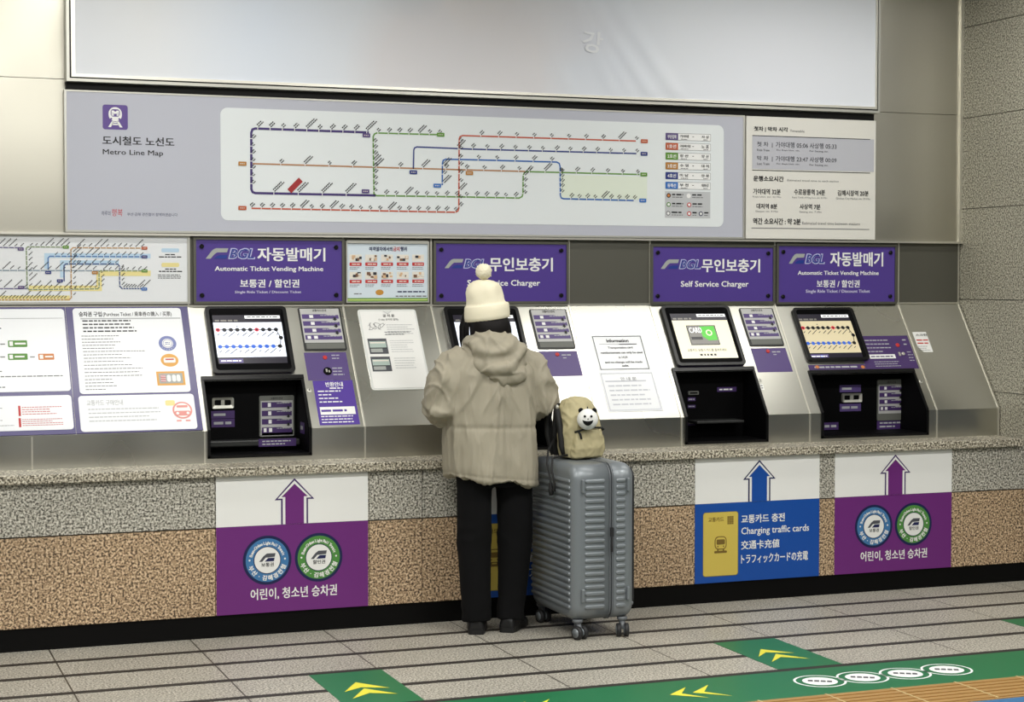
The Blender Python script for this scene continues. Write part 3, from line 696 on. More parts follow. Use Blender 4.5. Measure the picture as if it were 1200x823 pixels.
p.done('route_lines', mp)
p = Pr(fr, 0.0016)
UP = (0.25, 0.7); RT = (1.0, 0.15)
SZ, TK, WD = 0.020, 0.0062, 0.0056
stations(p, LN['purple'][0:2], 10, UP, SZ*1.3, TK, WD, 1); stations(p, LN['purple'][3:5], 7, RT, SZ*0.8, TK, WD, 2, 0.1, 0.9, 0); stations(p, LN['purple'][6:8], 4, UP, SZ*1.3, TK, WD, 3, 0.15, 0.75, 0.9)
stations(p, LN['green'][0:2], 7, UP, SZ, TK, WD, 4); stations(p, LN['green'][3:5], 9, RT, SZ*0.8, TK, WD, 5, 0.1, 0.95, 0.1); stations(p, LN['green'][5:8], 14, UP, SZ, TK, WD, 6, 0.06, 0.97); stations(p, LN['green'][9:11], 4, RT, SZ, TK, WD, 7, 0.0, 1.0, 0.3); stations(p, LN['green'][12:14], 8, UP, SZ, TK, WD, 8)
stations(p, LN['brown'][0:2], 8, UP, SZ, TK, WD, 9, 0.13, 0.93); stations(p, LN['brown'][1:3], 4, UP, SZ, TK, WD, 10, 0.1, 0.9)
stations(p, LN['red'][0:2], 22, UP, SZ, TK, WD, 11, 0.0, 1.0, 0.1); stations(p, LN['red'][3:5], 9, RT, SZ*0.9, TK, WD, 12, 0.03, 0.97, 0.1); stations(p, LN['red'][6:8], 10, UP, SZ, TK, WD, 13, 0.1, 1.0, 0.05)
stations(p, LN['navy'][3:6], 14, UP, SZ, TK, WD, 14, 0.18, 1.0, 0.12); stations(p, LN['blue'][3:6], 6, UP, SZ, TK, WD, 15, 0.12, 0.95, 0.1); stations(p, LN['blue'][7:9], 5, RT, SZ*0.9, TK, WD, 16, 0.2, 0.9, 0.0); stations(p, LN['blue'][10:12], 9, UP, SZ, TK, WD, 17, 0.1, 1.0, 0.05); stations(p, LN['blue'][0:2], 3, RT, SZ, TK, WD, 18, 0.1, 0.9, 0.3)
p.done('station_names', mp)
p = Pr(fr, 0.0016)
for m, c in (('purple', (2.4602, 2.3627)), ('purple', (2.4548, 2.0840)), ('green', (2.8504, 2.3778)), ('brown', (1.8341, 2.2068)), ('brown', (3.0046, 2.1871)), ('red', (1.8328, 1.9912)), ('navy', (2.7050, 2.1848)), ('blue', (2.8317, 2.1199)), ('red', (3.9860, 2.3778)), ('navy', (3.9846, 2.3111)), ('green', (3.9834, 2.2020)), ('blue', (3.9778, 2.0644))): tag_(p, TAGC[m], c, 0.040, 0.020); p.done('line_tag', mp, m+' line tag'); p = Pr(fr, 0.0016)
c = Vector((2.0955, 2.1063)); d_ = Vector((0.70, 0.71)); n_ = Vector((-0.71, 0.70))
p.poly(mat('here_red', (158, 34, 36), 0.45), [tuple(c-d_*0.041-n_*0.014), tuple(c+d_*0.041-n_*0.014), tuple(c+d_*0.041+n_*0.014), tuple(c-d_*0.041+n_*0.014)], 5)
p.done('station_marker', mp, 'tilted red marker of this station')
# legend of the lines
p = Pr(fr, 0.0016)
for k, (nm, m, l_, r_) in enumerate((('부산김해', 'purple', '가야대', '사 상'), ('1호선', 'red', '다대포해수욕장', '노 포'), ('2호선', 'green', '장 산', '양 산'), ('3호선', 'brown', '수 영', '대 저'), ('4호선', 'navy', '미 남', '안 평'), ('동해선', 'blue', '부 전', '태화강'))):
    a, b = (4.1107, 2.4261), (4.3795, 2.3977); zz = k*0.0519
    x0, z1 = a[0], a[1]-zz; x1, z0 = b[0], a[1]-0.0385-zz
    p.rrect(INKG, (x0, z0), (x1, z1), 0.003, 1); p.rect(WHITE, (x0+0.07, z0+0.002), (x1-0.002, z1-0.002), 2); p.rect(TAGC[m], (x0+0.001, z0+0.001), (x0+0.074, z1-0.001), 3)
    p.text(WHITE, nm, (x0+0.012, z1-0.009), (x0+0.062, z0+0.009), 0.02, 4)
    p.text(INK, l_, (x0+0.085, z1-0.008), (x0+(0.135 if len(l_) < 5 else 0.148), z0+0.015), 0.02, 4); p.text(INK, r_, (x1-0.055, z1-0.008), (x1-0.012, z0+0.015), 0.02, 4); p.rect(INK, (x0+0.158, (z0+z1)/2+0.001), (x0+0.168, (z0+z1)/2+0.004), 4)
    p.words(INKG, (x0+0.09, z0+0.010), (x0+0.135, z0+0.004), 1, 4, 0.6, k, 0.2); p.words(INKG, (x1-0.045, z0+0.010), (x1-0.015, z0+0.004), 1, 4, 0.6, k, 0.2)
a, b = (4.1087, 2.1164), (4.3782, 1.9749)
p.rect(mat('legend_grey', (190, 192, 194), 0.45), a, b, 1)
W_ = b[0]-a[0]; H_ = a[1]-b[1]
for u, v, m in ((0.08, 0.16, ORANGE), (0.52, 0.16, WHITE), (0.08, 0.5, GREEN), (0.53, 0.5, RED), (0.07, 0.83, INKG), (0.53, 0.83, RED), (0.79, 0.83, NAVY)):
    c = (a[0]+u*W_, a[1]-v*H_); p.disc(m if m != ORANGE else INK, c, 0.0125, 2, n=20); p.disc(WHITE if m != ORANGE else ORANGE, c, 0.0075, 3, n=16)
    wd = 0.1 if u > 0.7 or (u > 0.5 and v > 0.8) else 0.26
    p.words(INK, (c[0]+0.02, c[1]+0.012), (c[0]+0.02+wd*W_, c[1]-0.001), 1, 2, 0.6, int(u*90), 0.2); p.words(INKG, (c[0]+0.02, c[1]-0.004), (c[0]+0.02+wd*W_, c[1]-0.013), 1, 2, 0.5, int(u*70), 0.2)
p.done('legend', mp)
# --- timetable board
M_CREAMB = mat('board_cream', (224, 222, 214), 0.42)
t = thing('timetable_board', (5.0, 0.59, 1.868), 'cream timetable board with a grey panel of first and last train times', 'timetable')
fr = wall(0.55)
bd = bevel(finish('board', G(M_CREAMB).slab(fr, rect((4.594, 1.868), (5.408, 2.532)), -0.036, 0.004), t), 0.003)
p = Pr(fr, 0.0042)
gp = mat('timetable_grey', (188, 189, 196), 0.45)
p.rect(gp, (4.6295, 2.4275), (5.3952, 2.2472), 1)
for a, b in (((4.6295, 2.4280), (5.3690, 2.4258)), ((4.6305, 2.2407), (5.3705, 2.2395)), ((4.6269, 1.9272), (5.3676, 1.9261))):
    z = (a[1]+b[1])/2; p.rect(INK if a[1] > 2.0 else INKG, (a[0], z-0.002), (b[0], z+0.002), 2)
T_ = lambda s_, a, b, bo=0.03, m=INK: p.text(m, s_, a, b, bo, 3)
T_('첫차 | 막차 시각', (4.6397, 2.4771), (4.8476, 2.4488)); T_('Timetable', (4.8607, 2.4655), (4.9513, 2.4529), 0, INKG)
DG = mat('ink_dark_grey', (76, 78, 84), 0.5)
T_('첫 차  |', (4.6584, 2.3947), (4.7530, 2.3649), 0.01, DG); T_('가야대행 05:06 사상행 05:33', (4.7739, 2.3970), (5.1537, 2.3664), 0.01, DG); T_('First Train', (4.6586, 2.3554), (4.7347, 2.3436), 0, INK); T_('For Kaya Univ. stn.', (4.7794, 2.3564), (4.9226, 2.3462), 0, INK); T_('For Sasang stn.', (4.9840, 2.3572), (5.1024, 2.3453), 0, INK)
T_('막 차  |', (4.6588, 2.3185), (4.7534, 2.2885), 0.01, DG); T_('가야대행 23:47 사상행 00:09', (4.7743, 2.3205), (5.1542, 2.2912), 0.01, DG); T_('Last Train', (4.6590, 2.2815), (4.7351, 2.2695), 0, INK); T_('For Kaya Univ. stn.', (4.7798, 2.2821), (4.9231, 2.2716), 0, INK); T_('For Sasang stn.', (4.9845, 2.2815), (5.1030, 2.2693), 0, INK)
T_('운행소요시간', (4.6385, 2.2094), (4.8227, 2.1809)); T_('Estimated travel time to each station', (4.8465, 2.1953), (5.1686, 2.1846), 0, INKG)
T_('가야대역 32분', (4.6362, 2.1401), (4.8046, 2.1094), 0.02); T_('수로왕릉역 24분', (4.8893, 2.1426), (5.0825, 2.1110), 0.02); T_('김해시장역 20분', (5.1635, 2.1417), (5.3605, 2.1112), 0.02)
T_('Kaya Univ. stn. 32 Min', (4.6338, 2.1008), (4.8074, 2.0899), 0, INKG); T_('Royal Tomb of King Suro stn. 24 Min', (4.8763, 2.1013), (5.0961, 2.0896), 0, INKG); T_('Gimhae City Market stn. 20 Min', (5.1529, 2.1014), (5.3717, 2.0877), 0, INKG)
T_('대저역 8분', (4.6576, 2.0595), (4.7839, 2.0313), 0.02); T_('사상역 7분', (4.9245, 2.0615), (5.0534, 2.0326), 0.02); T_('Daejeo stn. 8 Min', (4.6525, 2.0224), (4.7893, 2.0105), 0, INKG); T_('Sasang stn. 7 Min', (4.9220, 2.0241), (5.0616, 2.0106), 0, INKG)
T_('역간 소요시간 : 약 2분', (4.6371, 1.9806), (4.9305, 1.9470)); T_('Estimated travel time between stations', (4.9411, 1.9645), (5.3069, 1.9491), 0, INKG)
p.done('lettering', bd)
# --- white route map strip at far left
t, f = head_board('route_map_strip', 'white route map strip with yellow and pale blue highlights above the instruction panels', (-0.4, (0.6926, 1.5358)[1]), (1.5690, 1.8462), None, LAM, 'map', False, 0.012, False)
p = Pr(wall(YB), SB)
YEL = mat('map_yellow', (232, 218, 150), 0.45); PBL = mat('map_pale_blue', (186, 212, 232), 0.45)
q0 = (0.6959, 1.8519); kx = ((1.5699, 1.6916)[0]-(0.6942, 1.6890)[0])/220.0; kz = ((1.1255, 1.8562)[1]-(1.1226, 1.5322)[1])/80.0
Q = lambda u, v: (q0[0]+kx*u/3.43, q0[1]-kz*v/3.43)
p.line(YEL, [Q(-140, 252), Q(272, 252)], 0.024, 1); p.line(YEL, [Q(110, 213), Q(390, 213), Q(390, 152), Q(600, 152)], 0.026, 1)
p.line(PBL, [Q(182, 135), Q(182, 82), Q(600, 82)], 0.022, 1); p.line(PBL, [Q(244, 170), Q(244, 110), Q(470, 110)], 0.022, 1)
LT = dict(green=[Q(265, 48), Q(108, 48), Q(102, 54), Q(104, 212), Q(112, 218), Q(384, 215), Q(390, 208), Q(390, 148), Q(396, 142), Q(580, 142)], purple=[Q(90, 52), Q(-160, 50), Q(-170, 60), Q(-170, 205), Q(-160, 214), Q(104, 214)], brown=[Q(-170, 142), Q(392, 142)], red=[Q(-170, 258), Q(270, 258), Q(278, 250), Q(278, 58), Q(286, 50), Q(575, 50)], navy=[Q(187, 150), Q(187, 92), Q(194, 85), Q(575, 85)], blue=[Q(250, 185), Q(250, 122), Q(258, 115), Q(465, 115), Q(473, 123), Q(473, 204), Q(482, 214), Q(570, 214)])
STC = dict(green=mat('strip_green', (132, 150, 112), 0.45), purple=mat('strip_purple', (112, 106, 142), 0.45), brown=mat('strip_slate', (140, 156, 168), 0.45), red=mat('strip_ochre', (190, 152, 104), 0.45), navy=mat('strip_blue', (84, 122, 176), 0.45), blue=mat('strip_navy', (66, 84, 132), 0.45))
for k, v in LT.items(): p.line(STC[k], v, 0.0056, 2)
S2 = 0.019
for k, (pts, n, sd) in enumerate(((LT['green'][0:2], 8, UP), (LT['green'][3:4]+LT['green'][2:3], 8, RT), (LT['green'][5:6]+LT['green'][4:5], 13, UP), (LT['green'][8:], 8, UP), (LT['purple'][0:2], 11, UP), (LT['purple'][4:], 7, UP), (LT['brown'], 18, UP), (LT['red'][0:2], 30, UP), (LT['red'][2:4], 9, RT), (LT['red'][4:], 12, UP), (LT['navy'][2:], 15, UP), (LT['blue'][2:4], 7, UP), (LT['blue'][4:6], 5, RT), (LT['blue'][6:], 8, UP), (LT['green'][6:8], 4, RT))):
    stations(p, pts, n, sd, S2, 0.0045, 0.0042, k+40, 0.05, 0.95, 0.3, INK, 1)
for m, u, v in (('purple', 80, 57), ('purple', 80, 209), ('green', 258, 48), ('red', 575, 50), ('navy', 575, 85), ('green', 575, 142), ('blue', 573, 216), ('navy', 187, 150), ('navy', 233, 183), ('brown', 373, 150)): tag_(p, TAGC[m], Q(u, v), 0.028, 0.014)
p.rrect(PBL, Q(645, 50), Q(718, 66), 0.006, 1); p.rrect(YEL, Q(645, 109), Q(718, 126), 0.006, 1)
p.words(INK, Q(660, 72), Q(705, 79), 1, 1, 0.6, 1, 0.0); p.words(INK, Q(634, 81), Q(730, 89), 1, 1, 0.55, 2, 0.0); p.words(INK, Q(660, 131), Q(705, 138), 1, 1, 0.6, 3, 0.0); p.words(INK, Q(634, 140), Q(730, 148), 1, 1, 0.55, 4, 0.0); p.words(INKG, Q(630, 155), Q(735, 175), 3, 1, 0.5, 5, 0.2)
p.done('print', f)

# ================================================================ big billboard
t = thing('billboard', (3.2, 0.59, 2.58), 'huge pale washed out advertising billboard along the top of the wall', 'billboard')
yb = 0.50; fr = wall(yb)
bx0, bx1, bz0, bz1 = 0.997, 5.392, 2.565, 3.40
a = (0.9968, 2.5586); b = (5.4021, 2.5795); bx0, bx1, bz0 = a[0], b[0], (a[1]+b[1])/2
g = G(M_ALU).ringslab(fr, rect((bx0, bz0), (bx1, bz1)), rect((bx0+0.014, bz0+0.014), (bx1-0.012, bz1-0.014)), -0.09, 0.0)
g.m(M_GASKET).ringslab(fr, rect((bx0+0.014, bz0+0.014), (bx1-0.012, bz1-0.014)), rect((bx0+0.022, bz0+0.021), (bx1-0.018, bz1-0.021)), -0.08, -0.006)
g.m(M_TRIM).ringslab(fr, rect((bx0+0.022, bz0+0.021), (bx1-0.018, bz1-0.021)), rect((bx0+0.040, bz0+0.034), (bx1-0.024, bz1-0.034)), -0.08, 0.0)
finish('frame', g, t)
finish('shadow_gap_strip', G(M_GASKET).box((bx0+0.004, 0.553, 2.530), (bx1-0.004, 0.588, bz0+0.002)), t)  # black strip standing in for the shadow gap below the billboard
M_SHEET = mat('billboard_sheet', (228, 232, 239), 0.5)
nt, bs, N, Lk = nodes(M_SHEET)
gm = N('ShaderNodeNewGeometry')
def blob(cx, cz, rx, rz, soft=1.0):
    mp_ = N('ShaderNodeMapping'); mp_.inputs['Scale'].default_value = (1/rx, 0, 1/rz); mp_.inputs['Location'].default_value = (-cx/rx, 0, -cz/rz); Lk(gm.outputs['Position'], mp_.inputs['Vector'])
    gr = N('ShaderNodeTexGradient'); gr.gradient_type = 'SPHERICAL'; Lk(mp_.outputs[0], gr.inputs[0])
    m_ = N('ShaderNodeMapRange'); m_.inputs['From Max'].default_value = 0.35*soft; Lk(gr.outputs[1], m_.inputs[0]); return m_.outputs[0]
cur = None
for (cx, cz, rx, rz, soft, col, fac) in ((1.35, 3.0, 0.6, 0.9, 2.6, (230, 231, 232), 0.7), (1.9, 2.9, 0.5, 0.7, 2.6, (216, 226, 241), 0.6), (2.95, 2.65, 0.62, 0.62, 0.9, (228, 225, 228), 0.9), (3.05, 3.12, 0.24, 0.26, 0.8, (230, 226, 227), 0.8), (2.68, 3.12, 0.22, 0.2, 1.6, (212, 217, 224), 0.5), (3.42, 2.95, 0.5, 0.22, 1.4, (226, 223, 226), 0.7), (4.75, 2.8, 0.8, 0.5, 2.8, (230, 232, 240), 0.6), (3.75, 2.85, 0.4, 0.5, 2.2, (218, 223, 234), 0.6)):
    mx = N('ShaderNodeMix'); mx.data_type = 'RGBA'
    f_ = N('ShaderNodeMath'); f_.operation = 'MULTIPLY'; f_.inputs[1].default_value = fac; Lk(blob(cx, cz, rx, rz, soft), f_.inputs[0]); Lk(f_.outputs[0], mx.inputs[0])
    if cur is None: mx.inputs[6].default_value = rgb(228, 232, 239)
    else: Lk(cur, mx.inputs[6])
    mx.inputs[7].default_value = rgb(*col); cur = mx.outputs[2]
Lk(cur, bs.inputs['Base Color'])
# the sheet hangs a little loose: soft slanting folds along its lower right
g = G(M_SHEET); g.smooth = True
nx, nz = 220, 44; X0, X1, Z0, Z1 = bx0+0.038, bx1-0.022, bz0+0.033, bz1-0.033; vv = []
for j in range(nz+1):
    for i in range(nx+1):
        x = X0+(X1-X0)*i/nx; z = Z0+(Z1-Z0)*j/nz; h = 0
        for (xc, wd, am, sl) in ((4.02, 0.045, 0.010, -0.75), (4.17, 0.05, 0.012, -0.75), (3.80, 0.04, 0.007, -0.5), (3.55, 0.035, 0.006, -0.45), (3.35, 0.04, 0.004, -0.3), (2.2, 0.06, 0.003, 0.1), (3.9, 0.03, 0.006, -0.65)):
            fade = max(0, 1-(z-Z0)/0.75); e = math.exp(-((x-xc-sl*(z-Z0))/wd)**2)*am*fade*min(1, (z-Z0)/0.06+0.3); h += e
        vv.append((x, yb+0.012-h, z))
g.add(vv, [(j*(nx+1)+i, j*(nx+1)+i+1, (j+1)*(nx+1)+i+1, (j+1)*(nx+1)+i) for j in range(nz) for i in range(nx)])
sh = finish('poster_sheet', g, t)
p = Pr(wall(yb+0.006)); p.text(mat('faint_white', (236, 238, 242), 0.5), '강', (3.6175, 2.9342), (3.7238, 2.8247), 0.02, 1, 0.0, -0.1); p.done('lettering', sh)

# ================================================================ ticket instruction panels (slope, far left)
M_BACKP = mat('panel_backing_purple', (68, 60, 114), 0.35, coat=0.3)
def info_panel(label, xa, xb, cells):
    s0 = (1.2222, 0.0038)[1]; s1 = (1.2847, 0.6928)[1]
    t = thing('instruction_panel', ((xa+xb)/2, 0.2, ZB), label, 'information panel', 'ticket instruction panels')
    finish('backing', G(M_BACKP).slab(SLANT, rect((xa, s0), (xb, s1)), 0.0, 0.006), t); out = []
    for a, b in cells: out.append(finish('white_panel', G(LAM).rslab(SLANT, a, b, 0.016, 0.006, 0.0075), t))
    return out
xm = (0.9964, 0.3646)[0]-0.02
A1, A2 = info_panel('ticket instruction panel with green and orange tags, cut by the picture edge', -0.05, (0.9887, 0.3647)[0], (((0.02, (0.9923, 0.6809)[1]), (0.9826, 0.2297)), ((0.02, (0.9867, 0.2081)[1]), (0.9812, 0.0263))))
p = Pr(SLANT, 0.0076)
p.rect(INKL, (0.08, (0.9220, 0.6300)[1]), (0.9727, 0.6267)); p.words(INK, (0.3, (0.8046, 0.6167)[1]), (0.7246, 0.5654), 3, 1, 0.35, 2, 0.1); p.words(INK, (0.3, (0.7994, 0.5315)[1]), (0.7138, 0.5092), 1, 1, 0.5, 2, 0.1)
for a, b, m in (((0.7175, 0.5068), (0.8033, 0.4705), GREEN), ((0.7135, 0.4347), (0.8009, 0.4007), GREEN), ((0.8488, 0.4324), (0.9197, 0.3986), ORANGE)):
    p.rrect(m, a, b, 0.004, 1); p.rect(WHITE, (a[0]+0.006, a[1]-0.006), (a[0]+0.022, b[1]+0.006), 2); p.words(WHITE, (a[0]+0.03, a[1]-0.008), (b[0]-0.006, b[1]+0.008), 1, 2, 0.5, 2, 0.0)
for a, b in (((0.6824, 0.4910), (0.7086, 0.4836)), ((0.6787, 0.4214), (0.7047, 0.4140)), ((0.8116, 0.4191), (0.8379, 0.4117))): p.words(INKG, a, b, 1, 1, 0.8, 3, 0.0)
p.words(INKG, (0.1, (0.8266, 0.3540)[1]), (0.9527, 0.2409), 4, 1, 0.2, 5, 0.5); p.done('lettering', A1)
p = Pr(SLANT, 0.0076)
for a, b in (((0.7426, 0.1559), (0.7525, 0.1019)), ((0.7407, 0.0912), (0.7509, 0.0442))): p.rect(RED, a, b); p.words(RED, (b[0]+0.006, a[1]-0.003), (b[0]+0.2, b[1]+0.003), 4, 1, 0.28, 4, 0.4); p.words(INKG, (0.1, a[1]-0.003), (a[0]-0.01, b[1]+0.003), 3, 1, 0.2, 4, 0.4)
p.done('lettering', A2)
B1, B2 = info_panel('Purchase Ticket instruction panel beside the first ticket machine', (0.9887, 0.3647)[0]+0.002, XS[0]-0.012, (((1.0221, 0.6832), (1.5329, 0.2112)), ((1.0119, 0.2006), (1.5428, 0.0106))))
p = Pr(SLANT, 0.0076)
p.text(INK, '승차권 구입', (1.0503, 0.6636), (1.1553, 0.6362), 0.03, 1); p.text(INK, '(Purchase Ticket / 乘車券の購入 / 买票)', (1.1615, 0.6629), (1.4863, 0.6321), 0.01, 1); p.rect(INKL, (1.0554, 0.6274), (1.5262, 0.6210)); p.done('heading', B1); p = Pr(SLANT, 0.0076)
p.words(INK, (1.0629, 0.6216), (1.3757, 0.5436), 4, 1, 0.36, 6, 0.35, (1.5, 4)); p.words(INKG, (1.0523, 0.5355), (1.2467, 0.4495), 5, 1, 0.24, 7, 0.3); p.words(INKG, (1.0535, 0.4502), (1.3755, 0.3762), 4, 1, 0.22, 8, 0.5); p.words(INKG, (1.0516, 0.3752), (1.3438, 0.2967), 4, 1, 0.22, 9, 0.5); p.words(INKG, (1.0493, 0.2962), (1.2266, 0.2249), 4, 1, 0.24, 10, 0.5)
p.done('lettering', B1); p = Pr(SLANT, 0.0076); c = (1.4504, 0.4809); VB = mat('icon_slate_blue', (122, 130, 182), 0.45); p.disc(VB, c, 0.042, 1); p.ring(WHITE, c, 0.022, 0.026, 2); p.disc(WHITE, c, 0.020, 2); p.words(VB, (c[0]-0.012, c[1]-0.009), (c[0]+0.012, c[1]+0.009), 2, 3, 0.4, 1, 0.1)
p.arc(WHITE, 'TICKET', c, 0.034, math.radians(-140), math.radians(-40), 0.010, 0, 2, True)
OR2 = mat('icon_amber', (226, 168, 84), 0.45); c = (1.4508, 0.3866); p.disc(OR2, c, 0.042, 1, 0.036); p.rrect(WHITE, (c[0]-0.028, c[1]-0.014), (c[0]+0.028, c[1]+0.014), 0.008, 2); p.rect(RED, (c[0]-0.02, c[1]+0.001), (c[0]+0.02, c[1]+0.008), 3)
a, b = (1.3804, 0.3250), (1.5127, 0.2478); p.rect(OR2, a, b, 1); W_ = b[0]-a[0]; H_ = a[1]-b[1]
p.rect(LOGOG, (a[0]+W_*0.08, a[1]-H_*0.14), (b[0]-W_*0.08, b[1]+H_*0.14), 2); p.rect(RED, (a[0]+W_*0.14, a[1]-H_*0.25), (a[0]+W_*0.32, b[1]+H_*0.25), 3)
for k in range(5): p.rect(WHITE, (a[0]+W_*0.14, a[1]-H_*(0.28+0.1*k)), (a[0]+W_*0.32, a[1]-H_*(0.32+0.1*k)), 4)
for u in (0.36, 0.54, 0.70): p.rrect(WHITE, (a[0]+W_*u, a[1]-H_*0.25), (a[0]+W_*(u+0.14), b[1]+H_*0.25), 0.012, 3)
p.done('pictograms', B1)
p = Pr(SLANT, 0.0076)
p.text(INKL, '교통카드 구매안내', (1.0477, 0.1768), (1.2118, 0.1471), 0.01, 1); p.words(INKL, (1.0524, 0.1380), (1.4068, 0.0544), 4, 1, 0.22, 4, 0.4); p.done('lettering', B2); p = Pr(SLANT, 0.0076)
BUSR = mat('icon_bus_red', (224, 148, 140), 0.45)
p.rrect(mat('icon_pale_yellow', (238, 220, 150), 0.45), (1.4064, 0.1670), (1.4511, 0.1380), 0.008, 1)
c = (1.4821, 0.1117); p.disc(BUSR, c, 0.046, 1, 0.046); p.disc(WHITE, c, 0.038, 2, 0.038); p.rrect(BUSR, (c[0]-0.026, c[1]+0.026), (c[0]+0.026, c[1]+0.014), 0.004, 3); p.rrect(BUSR, (c[0]-0.040, c[1]-0.004), (c[0]+0.040, c[1]-0.030), 0.012, 3)
for s_ in (-1, 1): p.disc(WHITE, (c[0]+s_*0.024, c[1]-0.017), 0.007, 4); p.rect(BUSR, (c[0]+s_*0.010, c[1]-0.052), (c[0]+s_*0.032, c[1]-0.060), 1)
p.done('bus_pictogram', B2)
# ---------------------------------------------------------------- papers on the plain cabinets
t = thing('notice_sheet', (2.6, 0.35, 1.15), 'white printed sheet in a clear pocket with two small photos on it', 'notice')
a, b = (2.4171, 0.6711), (2.7220, 0.1998)
M_CLEAR = mat('clear_pocket', (222, 224, 220), 0.22, coat=0.4)
hol = finish('pocket', G(M_CLEAR).rslab(SLANT, a, b, 0.014, 0.0, 0.004), t)
pg = finish('sheet', G(PAPER).slab(SLANT, rect((a[0]+0.012, a[1]-0.012), (b[0]-0.010, b[1]+0.010)), 0.004, 0.0055), t)
p = Pr(SLANT, 0.0056)
cx = (a[0]+b[0])/2; p.poly(M_CLEAR, [(cx-0.022, a[1]-0.012), (cx+0.022, a[1]-0.012), (cx, a[1]-0.03)], 3); p.line(INKL, [(cx-0.022, a[1]-0.012), (cx, a[1]-0.03), (cx+0.022, a[1]-0.012)], 0.002, 4)
p.text(INK, '공 지 문', (2.5439, 0.6395), (2.6039, 0.6237), 0.02, 2); p.text(INK, '(1-day 승차권 발매)', (2.5176, 0.6157), (2.6200, 0.6005), 0.0, 2)
for k in range(2): p.line(INKG, [Vector((2.4570, 0.5714))+Vector((0.012*math.sin(u*1.7+k)+0.0065*u, 0.02*math.sin(u*1.1+2*k)-0.005*k)) for u in range(13)], 0.002, 2)
p.words(INKL, (2.5522, 0.5832), (2.6975, 0.5180), 5, 2, 0.25, 3, 0.3); p.words(INKG, (2.5360, 0.5402), (2.6786, 0.5131), 2, 2, 0.3, 3, 0.3); p.words(INKL, (2.5540, 0.4894), (2.6873, 0.4119), 6, 2, 0.22, 4, 0.4); p.words(INKL, (2.5584, 0.3865), (2.6923, 0.3167), 5, 2, 0.22, 5, 0.3)
for a_, b_ in (((2.4402, 0.4959), (2.5376, 0.4068)), ((2.4381, 0.3901), (2.5378, 0.3050))):
    W_, H_ = b_[0]-a_[0], a_[1]-b_[1]; r_ = lambda m, u0, v0, u1, v1, l: p.rect(m, (a_[0]+W_*u0, a_[1]-H_*v0), (a_[0]+W_*u1, a_[1]-H_*v1), l)
    r_(DG, 0, 0, 1, 1, 2); r_(mat('photo_teal', (170, 186, 178), 0.5), 0.06, 0.18, 0.94, 0.6, 3); r_(PHC[2], 0.1, 0.24, 0.9, 0.32, 4); r_(LOGOG, 0.08, 0.66, 0.7, 0.9, 3); r_(INK, 0.05, 0.60, 0.95, 0.66, 4)
p.done('print', pg)
def framed(name, label, a, b, border):
    t = thing(name, ((a[0]+b[0])/2, ys(b[1]), zs_(b[1])), label, 'notice')
    o = finish('sheet', G(LAM).slab(SLANT, rect((a[0]-0.008, a[1]+0.008), (b[0]+0.008, b[1]-0.008)), 0.0, 0.0015), t)
    p = Pr(SLANT, 0.0016); r = 0.004
    for (c, d) in (((a[0], a[1]), (b[0], a[1]-r)), ((a[0], b[1]+r), (b[0], b[1])), ((a[0], a[1]), (a[0]+r, b[1])), ((b[0]-r, a[1]), (b[0], b[1]))): p.rect(border, c, d)
    return t, o, p
t, o, p = framed('information_notice', 'white English Information notice with a black border on the bright steel slope', (3.6565, 0.4984), (3.9338, 0.2935), INK)
p.text(INK, 'Information', (3.7318, 0.4790), (3.8565, 0.4599), 0.03); p.rect(INKL, (3.6862, 0.4512), (3.7971, 0.4475)); p.rect(INK, (3.7978, 0.4501), (3.8994, 0.4449))
p.text(INK, 'Transportation card', (3.7302, 0.4326), (3.8702, 0.4174), 0.015); p.text(INK, 'reimbursement can only be used', (3.6818, 0.4030), (3.9185, 0.3855), 0.015); p.text(INK, 'in 14:34', (3.7764, 0.3742), (3.8264, 0.3603), 0.015); p.text(INK, 'and no change will be made', (3.6916, 0.3444), (3.9036, 0.3280), 0.015); p.text(INK, 'outlet.', (3.7828, 0.3225), (3.8209, 0.3098), 0.015)
p.done('lettering', o)
FAINT = mat('ink_faint', (196, 198, 206), 0.5)
t, o, p = framed('information_notice', 'faded white Korean notice directly below the English Information notice', (3.6498, 0.2718), (3.9403, 0.0496), FAINT)
p.text(INKL, '안 내 문', (3.7541, 0.2464), (3.8433, 0.2263), 0.02); p.rect(FAINT, (3.6652, 0.2268), (3.8949, 0.2190)); p.words(FAINT, (3.6753, 0.2096), (3.9048, 0.0710), 5, 1, 0.3, 5, 0.3); p.done('lettering', o)
a, b = (5.6120, 0.5036), (5.7006, 0.3713)
t = thing('caution_sticker', ((a[0]+b[0])/2, ys(b[1]), zs_(b[1])), 'small white sticker with red print and a cut corner on the far right cabinet', 'sticker')
o = finish('sheet', G(PAPER).slab(SLANT, [(a[0]+0.028, b[1]), (b[0], b[1]), (b[0], a[1]), (a[0], a[1]), (a[0], b[1]+0.036)], 0.0, 0.0012), t)
p = Pr(SLANT, 0.0013); p.text(INK, '스크린', (5.6270, 0.4910), (5.6972, 0.4759), 0.02); p.words(RED, (5.6185, 0.4599), (5.6987, 0.4192), 2, 1, 0.4, 3, 0.2, (3, 6)); p.words(INKG, (5.6132, 0.4148), (5.6887, 0.3771), 3, 1, 0.25, 5, 0.3); p.done('lettering', o)

